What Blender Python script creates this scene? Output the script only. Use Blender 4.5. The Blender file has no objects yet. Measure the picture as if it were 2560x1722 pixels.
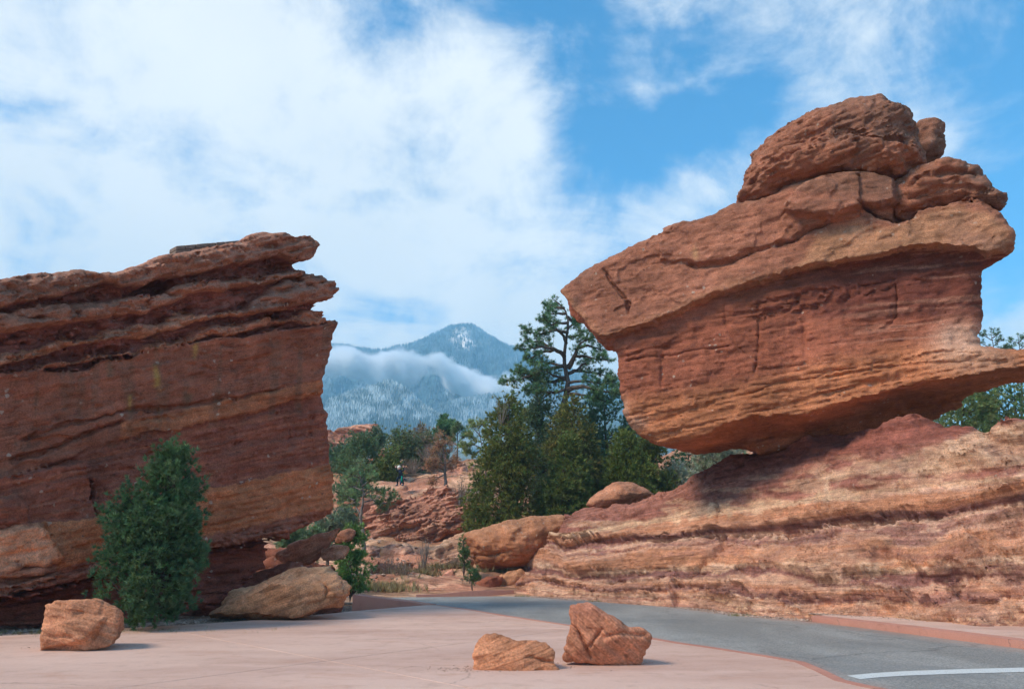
import bpy, math, random
import numpy as np
from mathutils import Vector
random.seed(7)
RNG = np.random.default_rng(11)
scene = bpy.context.scene
COL = scene.collection
# ------------------------------------------------------------------ camera
F_PX, CX, CY, PITCH, EYE = 1991.0, 1280.0, 861.0, math.radians(15.0), 1.6
cam_data = bpy.data.cameras.new('camera'); cam_data.sensor_width = 36.0
cam_data.lens = 28.0; cam_data.clip_start = 0.1; cam_data.clip_end = 12000
cam = bpy.data.objects.new('camera', cam_data); COL.objects.link(cam)
cam.location = (0, 0, EYE); cam.rotation_euler = (math.radians(90) + PITCH, 0, 0)
scene.camera = cam
# ------------------------------------------------------------------ look
vs = scene.view_settings
vs.view_transform = 'Standard'; vs.look = 'None'; vs.exposure = 0.60; vs.gamma = 1.0
vs.use_curve_mapping = False
scene.cycles.use_denoising = True
scene.cycles.max_bounces = 6; scene.cycles.diffuse_bounces = 3; scene.cycles.glossy_bounces = 2
scene.cycles.transparent_max_bounces = 4; scene.cycles.volume_bounces = 8; scene.cycles.max_bounces = 8
scene.cycles.use_adaptive_sampling = True; scene.cycles.adaptive_threshold = 0.02
# ------------------------------------------------------------------ sun and sky
SUN_EL, SUN_AZ = 45.0, -119.0           # azimuth from +Y, clockwise; the sun stands to the left
az, el = math.radians(SUN_AZ), math.radians(SUN_EL)
SUN_DIR = Vector((math.sin(az) * math.cos(el), math.cos(az) * math.cos(el), math.sin(el)))
sl = bpy.data.lights.new('sun', 'SUN'); sl.energy = 3.0; sl.angle = math.radians(18.0); sl.color = (1.0, 0.86, 0.70)
sun = bpy.data.objects.new('sun', sl); COL.objects.link(sun)
sun.rotation_euler = SUN_DIR.to_track_quat('Z', 'Y').to_euler()
SKY_STRENGTH = 0.095

def ray(u, v):
    x = (u - CX) / F_PX; zc = (CY - v) / F_PX
    return np.array([x, math.cos(PITCH) - zc * math.sin(PITCH), math.sin(PITCH) + zc * math.cos(PITCH)])
def at(u, v, y):
    d = ray(u, v); t = y / d[1]
    return np.array([0, 0, EYE]) + d * t
def gnd(u, v, z=0.0):
    d = ray(u, v); t = (z - EYE) / d[2]
    return np.array([0, 0, EYE]) + d * t
def proj(P):
    x, y, z = P[..., 0], P[..., 1], P[..., 2] - EYE
    dpt = y * math.cos(PITCH) + z * math.sin(PITCH)
    up = -y * math.sin(PITCH) + z * math.cos(PITCH)
    return CX + F_PX * x / dpt, CY - F_PX * up / dpt

world = bpy.data.worlds.new('World'); scene.world = world; world.use_nodes = True
def build_world():
    nt = world.node_tree; N = nt.nodes; L = nt.links; N.clear()
    def mk(t, **k):
        n = N.new(t)
        for a, b in k.items(): setattr(n, a, b)
        return n
    def mth(op, a, b=None, c=None, clamp=False):
        n = mk('ShaderNodeMath', operation=op); n.use_clamp = clamp
        for i, q in enumerate((a, b, c)):
            if q is None: continue
            if isinstance(q, (int, float)): n.inputs[i].default_value = q
            else: L.new(q, n.inputs[i])
        return n.outputs[0]
    tc = mk('ShaderNodeTexCoord'); D = tc.outputs['Generated']
    nrm = mk('ShaderNodeVectorMath', operation='NORMALIZE'); L.new(D, nrm.inputs[0]); D = nrm.outputs[0]
    sky = mk('ShaderNodeTexSky', sky_type='NISHITA'); sky.sun_disc = False
    sky.sun_elevation = el; sky.sun_rotation = az; sky.altitude = 1900; sky.air_density = 1.15; sky.dust_density = 0.6; sky.ozone_density = 1.6
    # cloud layer: direction projected on a flat cloud deck
    sep = mk('ShaderNodeSeparateXYZ'); L.new(D, sep.inputs[0])
    zz = mth('ADD', mth('MAXIMUM', sep.outputs[2], 0.0), 0.22)
    cb = mk('ShaderNodeCombineXYZ')
    L.new(mth('DIVIDE', sep.outputs[0], zz), cb.inputs[0]); L.new(mth('DIVIDE', sep.outputs[1], zz), cb.inputs[1])
    n1 = mk('ShaderNodeTexNoise'); n1.inputs['Scale'].default_value = 2.5; n1.inputs['Detail'].default_value = 12
    n1.inputs['Roughness'].default_value = 0.6; n1.inputs['Distortion'].default_value = 0.45; L.new(cb.outputs[0], n1.inputs['Vector'])
    n2 = mk('ShaderNodeTexNoise'); n2.inputs['Scale'].default_value = 8.0; n2.inputs['Detail'].default_value = 10
    n2.inputs['Roughness'].default_value = 0.66; n2.inputs['Distortion'].default_value = 0.3; L.new(D, n2.inputs['Vector'])
    blobs = [ # u, v, sigma(deg), weight      (where the clouds stand, as directions)
        (60, 120, 9, .55), (420, 60, 8, .5), (90, 520, 8, .55), (420, 560, 8, .42), (700, 150, 5, .1), (760, 560, 7, .5), (1060, 420, 5.5, .55),
        (1190, 330, 4, .5), (1330, 470, 4.5, .45), (1150, 640, 6, .5), (960, 760, 4, .35), (1600, 540, 3.0, .25), (1720, 510, 2.6, .42), (1500, 900, 3.4, 1.0), (1560, 960, 3, .5),
        (1390, 330, 4, -.35), (1330, 30, 2.6, -.2), (2250, 160, 7, .42), (1750, 20, 5, .3), (1240, 140, 3.4, .2), (2520, 800, 4, .5), (200, 640, 6, .4), (1420, 660, 4, .2), (1080, 30, 3, .12),
        (560, 390, 3.5, -.32), (200, 400, 2.6, -.6), (1010, 200, 4.0, -.42), (1480, 420, 3.5, -.25), (1500, 240, 7, -.3), (1880, 300, 5, -.28), (2480, 60, 6, -.4), (900, 830, 3.0, -.22),
        (2540, 420, 5, -.3), (1490, 740, 2.2, -.2), (1330, 900, 2.4, .95), (940, 800, 2.2, .2), (1700, 360, 4, -.1), (1240, 820, 3.0, -.3), (800, 240, 3.5, -.16), (1330, 760, 3, -.2)]
    acc = None; low = None
    for (u, v, s, w) in blobs:
        d = ray(u, v); d = d / np.linalg.norm(d)
        dp = mk('ShaderNodeVectorMath', operation='DOT_PRODUCT'); L.new(D, dp.inputs[0]); dp.inputs[1].default_value = tuple(d)
        k = 2.0 / math.radians(s) ** 2 / 2
        e = mth('EXPONENT', mth('MULTIPLY_ADD', dp.outputs['Value'], k, -k))
        if w >= .9: low = mth('MULTIPLY', e, w) if low is None else mth('MULTIPLY_ADD', e, w, low); continue
        acc = mth('MULTIPLY', e, w) if acc is None else mth('MULTIPLY_ADD', e, w, acc)
    acc = mth('MINIMUM', acc, 0.56); acc = mth('MAXIMUM', acc, -0.45)
    f = mth('MULTIPLY_ADD', n1.outputs[0], 2.5, -1.0)
    f = mth('ADD', f, mth('MULTIPLY_ADD', n2.outputs[0], 1.7, -0.85))
    f = mth('ADD', f, mth('ADD', acc, low))
    mr = mk('ShaderNodeMapRange', interpolation_type='SMOOTHSTEP'); L.new(f, mr.inputs[0])
    mr.inputs[1].default_value = -0.02; mr.inputs[2].default_value = 1.0
    # the deck thins out into pale haze at the horizon
    hz = mk('ShaderNodeMapRange', interpolation_type='SMOOTHSTEP'); L.new(sep.outputs[2], hz.inputs[0])
    hz.inputs[1].default_value = 0.32; hz.inputs[2].default_value = -0.02; hz.inputs[3].default_value = 0.0; hz.inputs[4].default_value = 0.5
    dens = mth('MAXIMUM', mr.outputs[0], hz.outputs[0])
    # cloud brightness: thick parts a touch greyer below
    n3 = mk('ShaderNodeTexNoise'); n3.inputs['Scale'].default_value = 5.0; n3.inputs['Detail'].default_value = 5; L.new(D, n3.inputs['Vector'])
    cr = mk('ShaderNodeMix', data_type='RGBA'); L.new(n3.outputs[0], cr.inputs['Factor'])
    cr.inputs['A'].default_value = (6.6, 7.0, 7.2, 1); cr.inputs['B'].default_value = (8.9, 8.9, 8.7, 1)
    tint = mk('ShaderNodeMix', data_type='RGBA', blend_type='MULTIPLY'); tint.inputs['Factor'].default_value = 1.0
    L.new(sky.outputs[0], tint.inputs['A']); tint.inputs['B'].default_value = (0.24, 1.30, 1.72, 1)
    mx = mk('ShaderNodeMix', data_type='RGBA'); L.new(dens, mx.inputs['Factor']); L.new(tint.outputs['Result'], mx.inputs['A']); L.new(cr.outputs['Result'], mx.inputs['B'])
    bg = mk('ShaderNodeBackground'); bg.inputs[1].default_value = SKY_STRENGTH; L.new(mx.outputs['Result'], bg.inputs[0])
    out = mk('ShaderNodeOutputWorld'); L.new(bg.outputs[0], out.inputs[0])
build_world()
# ------------------------------------------------------------------ noise
_PERM = np.random.default_rng(3).permutation(4096).astype(np.int32)
_VAL = np.random.default_rng(4).uniform(-1, 1, 4096).astype(np.float32)
def _h(i, j, k): return _VAL[_PERM[(_PERM[(_PERM[i & 4095] + j) & 4095] + k) & 4095]]
def noise3(x, y, z):
    x, y, z = np.broadcast_arrays(x, y, z)
    xi = np.floor(x).astype(np.int32); yi = np.floor(y).astype(np.int32); zi = np.floor(z).astype(np.int32)
    fx = (x - xi).astype(np.float32); fy = (y - yi).astype(np.float32); fz = (z - zi).astype(np.float32)
    fx = fx * fx * fx * (fx * (fx * 6 - 15) + 10); fy = fy * fy * fy * (fy * (fy * 6 - 15) + 10); fz = fz * fz * fz * (fz * (fz * 6 - 15) + 10)
    r = 0
    for a in (0, 1):
        wa = fx if a else 1 - fx
        for b in (0, 1):
            wb = wa * (fy if b else 1 - fy)
            for c in (0, 1):
                r = r + wb * (fz if c else 1 - fz) * _h(xi + a, yi + b, zi + c)
    return r
def fbm(x, y, z=0.0, o=4, g=0.5, l=2.07):
    r = 0; a = 1.0; t = 0
    for i in range(o):
        r = r + a * noise3(np.asarray(x) + 17.3 * i, np.asarray(y) + 5.1 * i, np.asarray(z) + 9.7 * i); t += a
        x = np.asarray(x) * l; y = np.asarray(y) * l; z = np.asarray(z) * l; a *= g
    return r / t * 1.6
def sstep(a, b, x):
    t = np.clip((x - a) / (b - a), 0, 1); return t * t * (3 - 2 * t)
# ------------------------------------------------------------------ objects
def tag(o, label=None, cat=None, group=None, kind=None):
    if label: o['label'] = label
    if cat: o['category'] = cat
    if group: o['group'] = group
    if kind: o['kind'] = kind
    return o
def empty(name, loc, rz=0.0):
    o = bpy.data.objects.new(name, None); COL.objects.link(o); o.location = loc; o.rotation_euler = (0, 0, rz); o.empty_display_size = 0.2
    return o
def mesh_obj(name, V, Fc, mat, parent=None, smooth=True, attrs=None):
    """V (n,3), Fc (m,3|4) arrays or list of them; linked as one object"""
    me = bpy.data.meshes.new(name)
    V = np.asarray(V, np.float32)
    if not isinstance(Fc, list): Fc = [Fc]
    Fc = [np.asarray(f, np.int32) for f in Fc if len(f)]
    nl = sum(f.size for f in Fc); nf = sum(len(f) for f in Fc)
    me.vertices.add(len(V)); me.vertices.foreach_set('co', V.ravel())
    me.loops.add(nl); me.loops.foreach_set('vertex_index', np.concatenate([f.ravel() for f in Fc]))
    me.polygons.add(nf)
    tot = np.concatenate([np.full(len(f), f.shape[1], np.int32) for f in Fc])
    st = np.concatenate([[0], np.cumsum(tot)[:-1]]).astype(np.int32)
    me.polygons.foreach_set('loop_start', st); me.polygons.foreach_set('loop_total', tot)
    me.polygons.foreach_set('use_smooth', np.full(nf, smooth))
    if attrs:
        for k, (ty, arr) in attrs.items():
            at_ = me.attributes.new(k, ty, 'POINT')
            arr = np.asarray(arr, np.float32)
            if ty == 'FLOAT_COLOR':
                if arr.shape[1] == 3: arr = np.concatenate([arr, np.ones((len(arr), 1), np.float32)], 1)
                at_.data.foreach_set('color', arr.ravel())
            else: at_.data.foreach_set('value', arr.ravel())
    me.update(); me.validate()
    if mat: me.materials.append(mat)
    o = bpy.data.objects.new(name, me); COL.objects.link(o)
    if parent is not None:
        o.parent = parent
    return o
def child_at(o, parent):
    """parent o (built in world coordinates) under an unrotated empty"""
    o.parent = parent; o.location = -parent.location
    return o
# ------------------------------------------------------------------ node material helper
class Mat:
    def __init__(s, name, rough=0.9, spec=0.2):
        s.m = bpy.data.materials.new(name); s.m.use_nodes = True; s.nt = s.m.node_tree; s.N = s.nt.nodes; s.L = s.nt.links
        s.b = s.N['Principled BSDF']; s.b.inputs['Roughness'].default_value = rough; s.b.inputs['Specular IOR Level'].default_value = spec
        s.geo = s.N.new('ShaderNodeNewGeometry').outputs['Position']
    def put(s, sock, v):
        if isinstance(v, (int, float)): sock.default_value = v
        elif isinstance(v, tuple): sock.default_value = v if len(v) == len(sock.default_value) else (*v, 1)
        else: s.L.new(v, sock)
    def math(s, op, a, b=None, c=None, clamp=False):
        n = s.N.new('ShaderNodeMath'); n.operation = op; n.use_clamp = clamp
        for i, q in enumerate((a, b, c)):
            if q is not None: s.put(n.inputs[i], q)
        return n.outputs[0]
    def attr(s, name, out='Color'):
        n = s.N.new('ShaderNodeAttribute'); n.attribute_name = name; return n.outputs[out]
    def scale(s, vec, sc):
        n = s.N.new('ShaderNodeVectorMath'); n.operation = 'MULTIPLY'; s.L.new(vec, n.inputs[0]); n.inputs[1].default_value = sc; return n.outputs[0]
    def noise(s, vec, scale=1, detail=4, rough=.55, dist=0, out=0):
        n = s.N.new('ShaderNodeTexNoise'); s.L.new(vec, n.inputs['Vector']); n.inputs['Scale'].default_value = scale
        n.inputs['Detail'].default_value = detail; n.inputs['Roughness'].default_value = rough; n.inputs['Distortion'].default_value = dist
        return n.outputs[out]
    def vor(s, vec, scale, feature='F1', out='Distance', rnd=1):
        n = s.N.new('ShaderNodeTexVoronoi'); n.feature = feature; s.L.new(vec, n.inputs['Vector']); n.inputs['Scale'].default_value = scale
        n.inputs['Randomness'].default_value = rnd; return n.outputs[out]
    def rng(s, v, a, b, c=0.0, d=1.0, smooth=True):
        n = s.N.new('ShaderNodeMapRange'); n.interpolation_type = 'SMOOTHSTEP' if smooth else 'LINEAR'; s.put(n.inputs[0], v)
        for i, q in enumerate((a, b, c, d)): n.inputs[i + 1].default_value = q
        return n.outputs[0]
    def mix(s, f, a, b, mode='MIX'):
        n = s.N.new('ShaderNodeMix'); n.data_type = 'RGBA'; n.blend_type = mode
        s.put(n.inputs['Factor'], f); s.put(n.inputs['A'], a); s.put(n.inputs['B'], b); return n.outputs['Result']
    def comb(s, x, y, z):
        n = s.N.new('ShaderNodeCombineXYZ')
        for i, q in enumerate((x, y, z)): s.put(n.inputs[i], q)
        return n.outputs[0]
    def sepr(s, v):
        n = s.N.new('ShaderNodeSeparateXYZ'); s.L.new(v, n.inputs[0]); return n.outputs
    def bump(s, h, strength, dist, prev=None):
        n = s.N.new('ShaderNodeBump'); s.put(n.inputs['Height'], h); n.inputs['Strength'].default_value = strength; n.inputs['Distance'].default_value = dist
        if prev is not None: s.L.new(prev, n.inputs['Normal'])
        return n.outputs[0]
    def done(s, col, normal=None, rough=None):
        s.put(s.b.inputs['Base Color'], col)
        if normal is not None: s.L.new(normal, s.b.inputs['Normal'])
        if rough is not None: s.put(s.b.inputs['Roughness'], rough)
        return s.m
# ------------------------------------------------------------------ materials
def rock_material(name, lam=0.35, pebble=0.5, lam_freq=9.0, bump=1.0, hue=1.0, lamb=.5):
    m = Mat(name, 0.92, 0.15); P = m.geo
    base = m.attr('Col'); s = m.attr('bed', 'Fac')
    x, y, z = m.sepr(P)[:3]
    lamv = m.comb(m.math('MULTIPLY', x, .35), m.math('MULTIPLY', y, .35), m.math('MULTIPLY', s, lam_freq))
    n_lam = m.noise(lamv, 1.0, 5, .62, .35)
    lamv2 = m.comb(m.math('MULTIPLY', x, 1.3), m.math('MULTIPLY', y, 1.3), m.math('MULTIPLY', s, lam_freq * 3.7))
    n_lam2 = m.noise(lamv2, 1.0, 3, .6, .2)
    n_big = m.noise(P, 0.55, 5, .6, .4)
    n_mid = m.noise(P, 3.2, 6, .65, .3)
    n_fin = m.noise(P, 26, 4, .7)
    # light / dark bed lines, blotches, grain
    f1 = m.rng(n_lam, .3, .7, 1 - lam, 1 + lam); f2 = m.rng(n_mid, .3, .7, .8, 1.2); f3 = m.rng(n_fin, .28, .72, .66, 1.34); f4 = m.rng(n_big, .3, .7, .86, 1.14)
    f = m.math('MULTIPLY', m.math('MULTIPLY', f1, f2), m.math('MULTIPLY', f3, f4))
    c = m.mix(1.0, base, m.comb(f, f, f), 'MULTIPLY')
    # iron-rich and bleached shifts in hue
    c = m.mix(m.rng(n_lam2, .52, .72, 0, .45 * hue), c, m.mix(1.0, base, (1.25, 1.05, .92), 'MULTIPLY'))
    c = m.mix(m.rng(n_big, .55, .75, 0, .4 * hue), c, m.mix(1.0, c, (.82, .85, .92), 'MULTIPLY'))
    # pebbles set in the sandstone and small pits
    warp = m.N.new('ShaderNodeVectorMath'); warp.operation = 'ADD'; m.L.new(P, warp.inputs[0])
    m.L.new(m.scale(m.noise(P, 7, 2, out=1), (.15, .15, .15)), warp.inputs[1])
    vd = m.vor(warp.outputs[0], 5.5); vc = m.vor(warp.outputs[0], 5.5, out='Color')
    rsel = m.rng(m.sepr(vc)[0], 1 - .13 * pebble, 1 - .13 * pebble + .01)
    patch = m.rng(m.noise(P, .8, 3), .48, .62)
    pm = m.math('MULTIPLY', m.math('MULTIPLY', rsel, patch), m.rng(vd, .34, .2))
    c = m.mix(m.math('MULTIPLY', pm, .75), c, (.52, .40, .31, 1))
    pit = m.math('MULTIPLY', m.rng(m.sepr(vc)[1], .94, .95), m.rng(vd, .26, .12))
    c = m.mix(m.math('MULTIPLY', pit, .6), c, (.10, .05, .035, 1))
    # dark weathering varnish in runs down the face
    st = m.noise(m.scale(P, (1.6, 1.6, .16)), 1.0, 4, .6)
    c = m.mix(m.rng(st, .56, .74, 0, .32), c, m.mix(1.0, c, (.58, .56, .56), 'MULTIPLY'))
    # fine open partings along the bedding, gathered in bands
    tn = m.noise(m.comb(m.math('MULTIPLY', x, .55), m.math('MULTIPLY', y, .55), m.math('MULTIPLY', s, lam_freq * 1.9)), 1.0, 4, .55, .3)
    part = m.math('MULTIPLY', m.rng(m.math('ABSOLUTE', m.math('SUBTRACT', tn, .5)), .016, .004), m.rng(m.noise(P, .45, 3, .6), .46, .6))
    c = m.mix(m.math('MULTIPLY', part, .75), c, m.mix(1.0, c, (.42, .36, .36), 'MULTIPLY'))
    h = m.math('MULTIPLY_ADD', part, -1.1, m.math('MULTIPLY_ADD', n_lam, .9, m.math('MULTIPLY', n_lam2, .35)))
    nrm = m.bump(h, lamb * bump, .07)
    nrm = m.bump(m.math('MULTIPLY_ADD', pit, -1.2, m.math('MULTIPLY_ADD', n_mid, .8, m.math('MULTIPLY', pm, .5))), .38 * bump, .05, nrm)
    nrm = m.bump(n_fin, .6 * bump, .03, nrm)
    return m.done(c, nrm)
ROCK = rock_material('red_sandstone', pebble=1.3, lam=.16, lam_freq=6.5, lamb=.28, bump=.9)
ROCK_LAM = rock_material('banded_sandstone', lam=.26, pebble=.15, lam_freq=11, bump=1.1, hue=1.2)
ROCK_FAR = rock_material('slope_sandstone', lam=.4, pebble=.1, lam_freq=5, bump=1.2)
ROCK_BOULDER = rock_material('boulder_sandstone', lam=.18, pebble=.05, lam_freq=5, bump=.8)
# ------------------------------------------------------------------ rock geometry
class Frame:
    def __init__(s, p0, p1, lean=0.0):
        p0 = np.array([p0[0], p0[1], 0.0]); p1 = np.array([p1[0], p1[1], 0.0])
        s.O = p0; s.A = (p1 - p0) / np.linalg.norm(p1 - p0)
        nh = np.array([-s.A[1], s.A[0], 0.0])
        if nh[1] < 0: nh = -nh
        c, k = math.cos(lean), math.sin(lean); Z = np.array([0, 0, 1.0])
        s.B = c * Z + k * nh; s.N = c * nh - k * Z
    def ab(s, u, v, c=0.0):
        d = ray(u, v); o = np.array([0, 0, EYE]); t = (np.dot(s.O - o, s.N) + c) / np.dot(d, s.N); p = o + d * t - s.O
        return np.dot(p, s.A), np.dot(p, s.B)
    def pt(s, a, b, c=0.0):
        a, b, c = np.broadcast_arrays(a, b, c)
        return s.O + a[..., None] * s.A + b[..., None] * s.B + c[..., None] * s.N
    def uv(s, a, b): return proj(s.pt(a, b))
def flat_frame(y, turn=0.0, x=0.0, lean=0.0):
    """a frame through (x, y) square to the view, turned about z; positive turn = face looks left"""
    t = math.radians(turn); return Frame((x, y), (x + math.cos(t), y - math.sin(t)), math.radians(lean))
def poly_sdf(a, b, P):
    d = np.full(a.shape, 1e9); ins = np.zeros(a.shape, bool); n = len(P)
    for i in range(n):
        x0, y0 = P[i]; x1, y1 = P[(i + 1) % n]
        ex, ey = x1 - x0, y1 - y0; L = ex * ex + ey * ey + 1e-12
        t = np.clip(((a - x0) * ex + (b - y0) * ey) / L, 0, 1)
        d = np.minimum(d, (a - x0 - t * ex) ** 2 + (b - y0 - t * ey) ** 2)
        c = (y0 > b) != (y1 > b)
        if ey != 0: ins ^= c & (a < (x1 - x0) * (b - y0) / ey + x0)
    d = np.sqrt(d); return np.where(ins, -d, d)
def smooth_poly(P, k=3):
    P = np.asarray(P, float); n = len(P); out = []
    for i in range(n):
        p0, p1, p2, p3 = P[i - 1], P[i], P[(i + 1) % n], P[(i + 2) % n]
        for j in range(k):
            t = j / k
            cr = 0.5 * ((2 * p1) + (-p0 + p2) * t + (2 * p0 - 5 * p1 + 4 * p2 - p3) * t * t + (-p0 + 3 * p1 - 3 * p2 + p3) * t ** 3)
            out.append(.65 * cr + .35 * (p1 * (1 - t) + p2 * t))
    return np.array(out)
def surface_nets(Fv, ax):
    S = Fv < 0; nx, ny, nz = Fv.shape
    cnt = np.zeros((nx - 1, ny - 1, nz - 1), np.int8)
    for i in (0, 1):
        for j in (0, 1):
            for k in (0, 1): cnt += S[i:nx - 1 + i, j:ny - 1 + j, k:nz - 1 + k]
    act = (cnt > 0) & (cnt < 8); I = np.argwhere(act); vid = np.full(act.shape, -1, np.int32); vid[act] = np.arange(len(I))
    acc = np.zeros((len(I), 3)); num = np.zeros(len(I))
    cor = [(i, j, k) for i in (0, 1) for j in (0, 1) for k in (0, 1)]
    cv = {c: Fv[I[:, 0] + c[0], I[:, 1] + c[1], I[:, 2] + c[2]] for c in cor}
    for c in cor:
        for d in range(3):
            if c[d] == 0:
                e = list(c); e[d] = 1; e = tuple(e); fa, fb = cv[c], cv[e]; m = (fa < 0) != (fb < 0)
                t = np.where(m, fa / np.where(m, fa - fb, 1), 0)
                p = np.array(c, float)[None].repeat(len(I), 0); p[:, d] += t
                acc[m] += p[m]; num[m] += 1
    V = I + acc / num[:, None]
    Fc = []
    for d in range(3):
        sl0 = [slice(None)] * 3; sl1 = [slice(None)] * 3; sl0[d] = slice(0, -1); sl1[d] = slice(1, None)
        a, b = S[tuple(sl0)], S[tuple(sl1)]; ch = a != b
        o1, o2 = [q for q in range(3) if q != d]
        E = np.argwhere(ch); E = E[(E[:, o1] > 0) & (E[:, o2] > 0) & (E[:, o1] < Fv.shape[o1] - 1) & (E[:, o2] < Fv.shape[o2] - 1)]
        fl = a[E[:, 0], E[:, 1], E[:, 2]]
        q = []
        for (s1, s2) in ((0, 0), (1, 0), (1, 1), (0, 1)):
            C = E.copy(); C[:, o1] -= s1; C[:, o2] -= s2; q.append(vid[C[:, 0], C[:, 1], C[:, 2]])
        Q = np.stack(q, 1)
        flip = fl if d != 1 else ~fl
        Q[~flip] = Q[~flip][:, ::-1]
        Fc.append(Q)
    W = np.stack([np.interp(V[:, i], np.arange(len(ax[i])), ax[i]) for i in range(3)], 1)
    return W, np.concatenate(Fc)
def bilin(M, ax, ay, x, y):
    fx = np.clip((x - ax[0]) / (ax[1] - ax[0]), 0, len(ax) - 1.001); fy = np.clip((y - ay[0]) / (ay[1] - ay[0]), 0, len(ay) - 1.001)
    i = fx.astype(int); j = fy.astype(int); fx -= i; fy -= j
    if M.ndim == 3: fx = fx[:, None]; fy = fy[:, None]
    return M[i, j] * (1 - fx) * (1 - fy) + M[i + 1, j] * fx * (1 - fy) + M[i, j + 1] * (1 - fx) * fy + M[i + 1, j + 1] * fx * fy
def normals(V, Q):
    n = np.cross(V[Q[:, 2]] - V[Q[:, 0]], V[Q[:, 3]] - V[Q[:, 1]]); N = np.zeros_like(V)
    for k in range(4):
        for c in range(3): N[:, c] += np.bincount(Q[:, k], n[:, c], len(V))
    return N / (np.linalg.norm(N, axis=1, keepdims=True) + 1e-9)
def rock(name, outline, fr, mat, vox=0.06, T=3.0, r=0.35, taper=0.25, relief=None, color=None, bed=None, front=1.2, rough=0.06,
         edge=0.05, disp=0.06, seed=0.0, cw=None, pits=1.0, tint=(.93, .70, .59), parent=None, facets=(), smooth_k=3, bscale=0.012, back=None, gz=None):
    """outline in photo pixels -> (a, b) on the frame, filled to thickness T behind, with relief R(U,V) in front; all real geometry"""
    P = smooth_poly([fr.ab(*p, r * (1 - 1.1 * fr.B[1] ** 1) if cw is None else cw) for p in outline], smooth_k)   # the widest section stands cw behind the face plane
    lo = P.min(0) - 0.4; hi = P.max(0) + 0.4
    ax = np.arange(lo[0], hi[0] + vox, vox); ay = np.arange(lo[1], hi[1] + vox, vox)
    cb = np.concatenate([np.arange(-front, max(.35, r) + vox, vox), max(.35, r) + vox + np.cumsum(np.minimum(vox * 1.12 ** np.arange(1, 400), vox * 5))])
    cb = cb[:np.searchsorted(cb, T + .6) + 2]
    A, B = np.meshgrid(ax, ay, indexing='ij'); U, V = fr.uv(A, B)
    d2 = poly_sdf(A, B, P) + edge * fbm(A * 2.2 + seed, B * 2.2, seed, 3) + edge * .5 * fbm(A * 7 + seed, B * 9, seed, 2)
    R = relief(U, V, A, B, d2) if relief is not None else np.zeros_like(A)
    if relief is not None:
        for _ in range(2): U, V = proj(fr.pt(A, B, -np.clip(R, -2.2, 1.5))); R = relief(U, V, A, B, d2)
    R = R + rough * fbm(A * 1.3 + seed, B * 1.3, 3 + seed, 4) * 1.5
    R = np.clip(R, -6, front - .25)
    Tm = T if back is None else back(U, V, A, B, d2)
    C = cb[None, None, :]; d2_, R_ = d2[..., None].astype(np.float32), R[..., None].astype(np.float32)
    if callable(taper): taper = taper(U, V)[..., None].astype(np.float32)
    q1 = d2_ + taper * np.maximum(C - r, 0).astype(np.float32) + (taper * .25 * np.maximum(C - r, 0) ** 1.5).astype(np.float32)
    q2 = np.maximum(-(C + R_), C - (Tm if np.isscalar(Tm) else Tm[..., None])).astype(np.float32)
    x = q1 + r; w = q2 + r
    Fv = np.minimum(np.maximum(x, w), 0) + np.sqrt(np.maximum(x, 0) ** 2 + np.maximum(w, 0) ** 2) - r
    del x, w, q1, q2
    for (na, nb, nc, h) in facets:
        Fv = np.maximum(Fv, (na * A + nb * B)[..., None] + nc * C - h)
    Fv[0] = Fv[-1] = 1; Fv[:, 0] = Fv[:, -1] = 1; Fv[:, :, 0] = Fv[:, :, -1] = 1
    W, Q = surface_nets(Fv.astype(np.float32), (ax, ay, cb))
    X = fr.pt(W[:, 0], W[:, 1], W[:, 2])
    det = np.dot(np.cross(fr.A, fr.B), fr.N)
    if det < 0: Q = Q[:, ::-1]
    n = normals(X, Q)
    # frame (a,b,c) with det>0 keeps surface_nets' outward winding
    Uv, Vv = proj(fr.pt(W[:, 0], W[:, 1], np.clip(W[:, 2], -1.5, 1.0)))
    bd = (bed(Uv, Vv) if bed is not None else Vv) * bscale
    bd = bd + 0.12 * W[:, 2]
    # weathering: swells, then broken bed edges that follow the bedding, then pits
    k = disp * fbm(X[:, 0] * .9, X[:, 1] * .9, X[:, 2] * 1.3 + seed, 3)
    k = k + disp * .55 * fbm(X[:, 0] * 1.3, X[:, 1] * 1.3, bd * 7 + seed, 3)
    q = bd * 3.1 + .9 * fbm(X[:, 0] * .7, X[:, 1] * .7, X[:, 2] * .7 + seed, 3); fq = q - np.floor(q)
    k = k + disp * .5 * (fq - .5) * sstep(-.1, .5, fbm(X[:, 0] * .6, X[:, 1] * .6, bd * 2 + seed, 2)) * np.clip((1 - fq) * 6, 0, 1)
    k = k + disp * .22 * fbm(X[:, 0] * 9, X[:, 1] * 9, bd * 22 + seed, 2)
    k = k - disp * pits * .6 * sstep(.48, .66, fbm(X[:, 0] * 3.1, X[:, 1] * 3.1, X[:, 2] * 6 + seed, 2))
    X = X + n * k[:, None]
    c = color(Uv, Vv, X, W, n) if color is not None else np.tile([.36, .17, .11], (len(X), 1))
    c = np.clip(c * np.array(tint), .015, .9)
    o = mesh_obj(name, X, Q, mat, None, True, {'Col': ('FLOAT_COLOR', c), 'bed': ('FLOAT', bd)})
    if parent is not None: child_at(o, parent)
    return o
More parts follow.
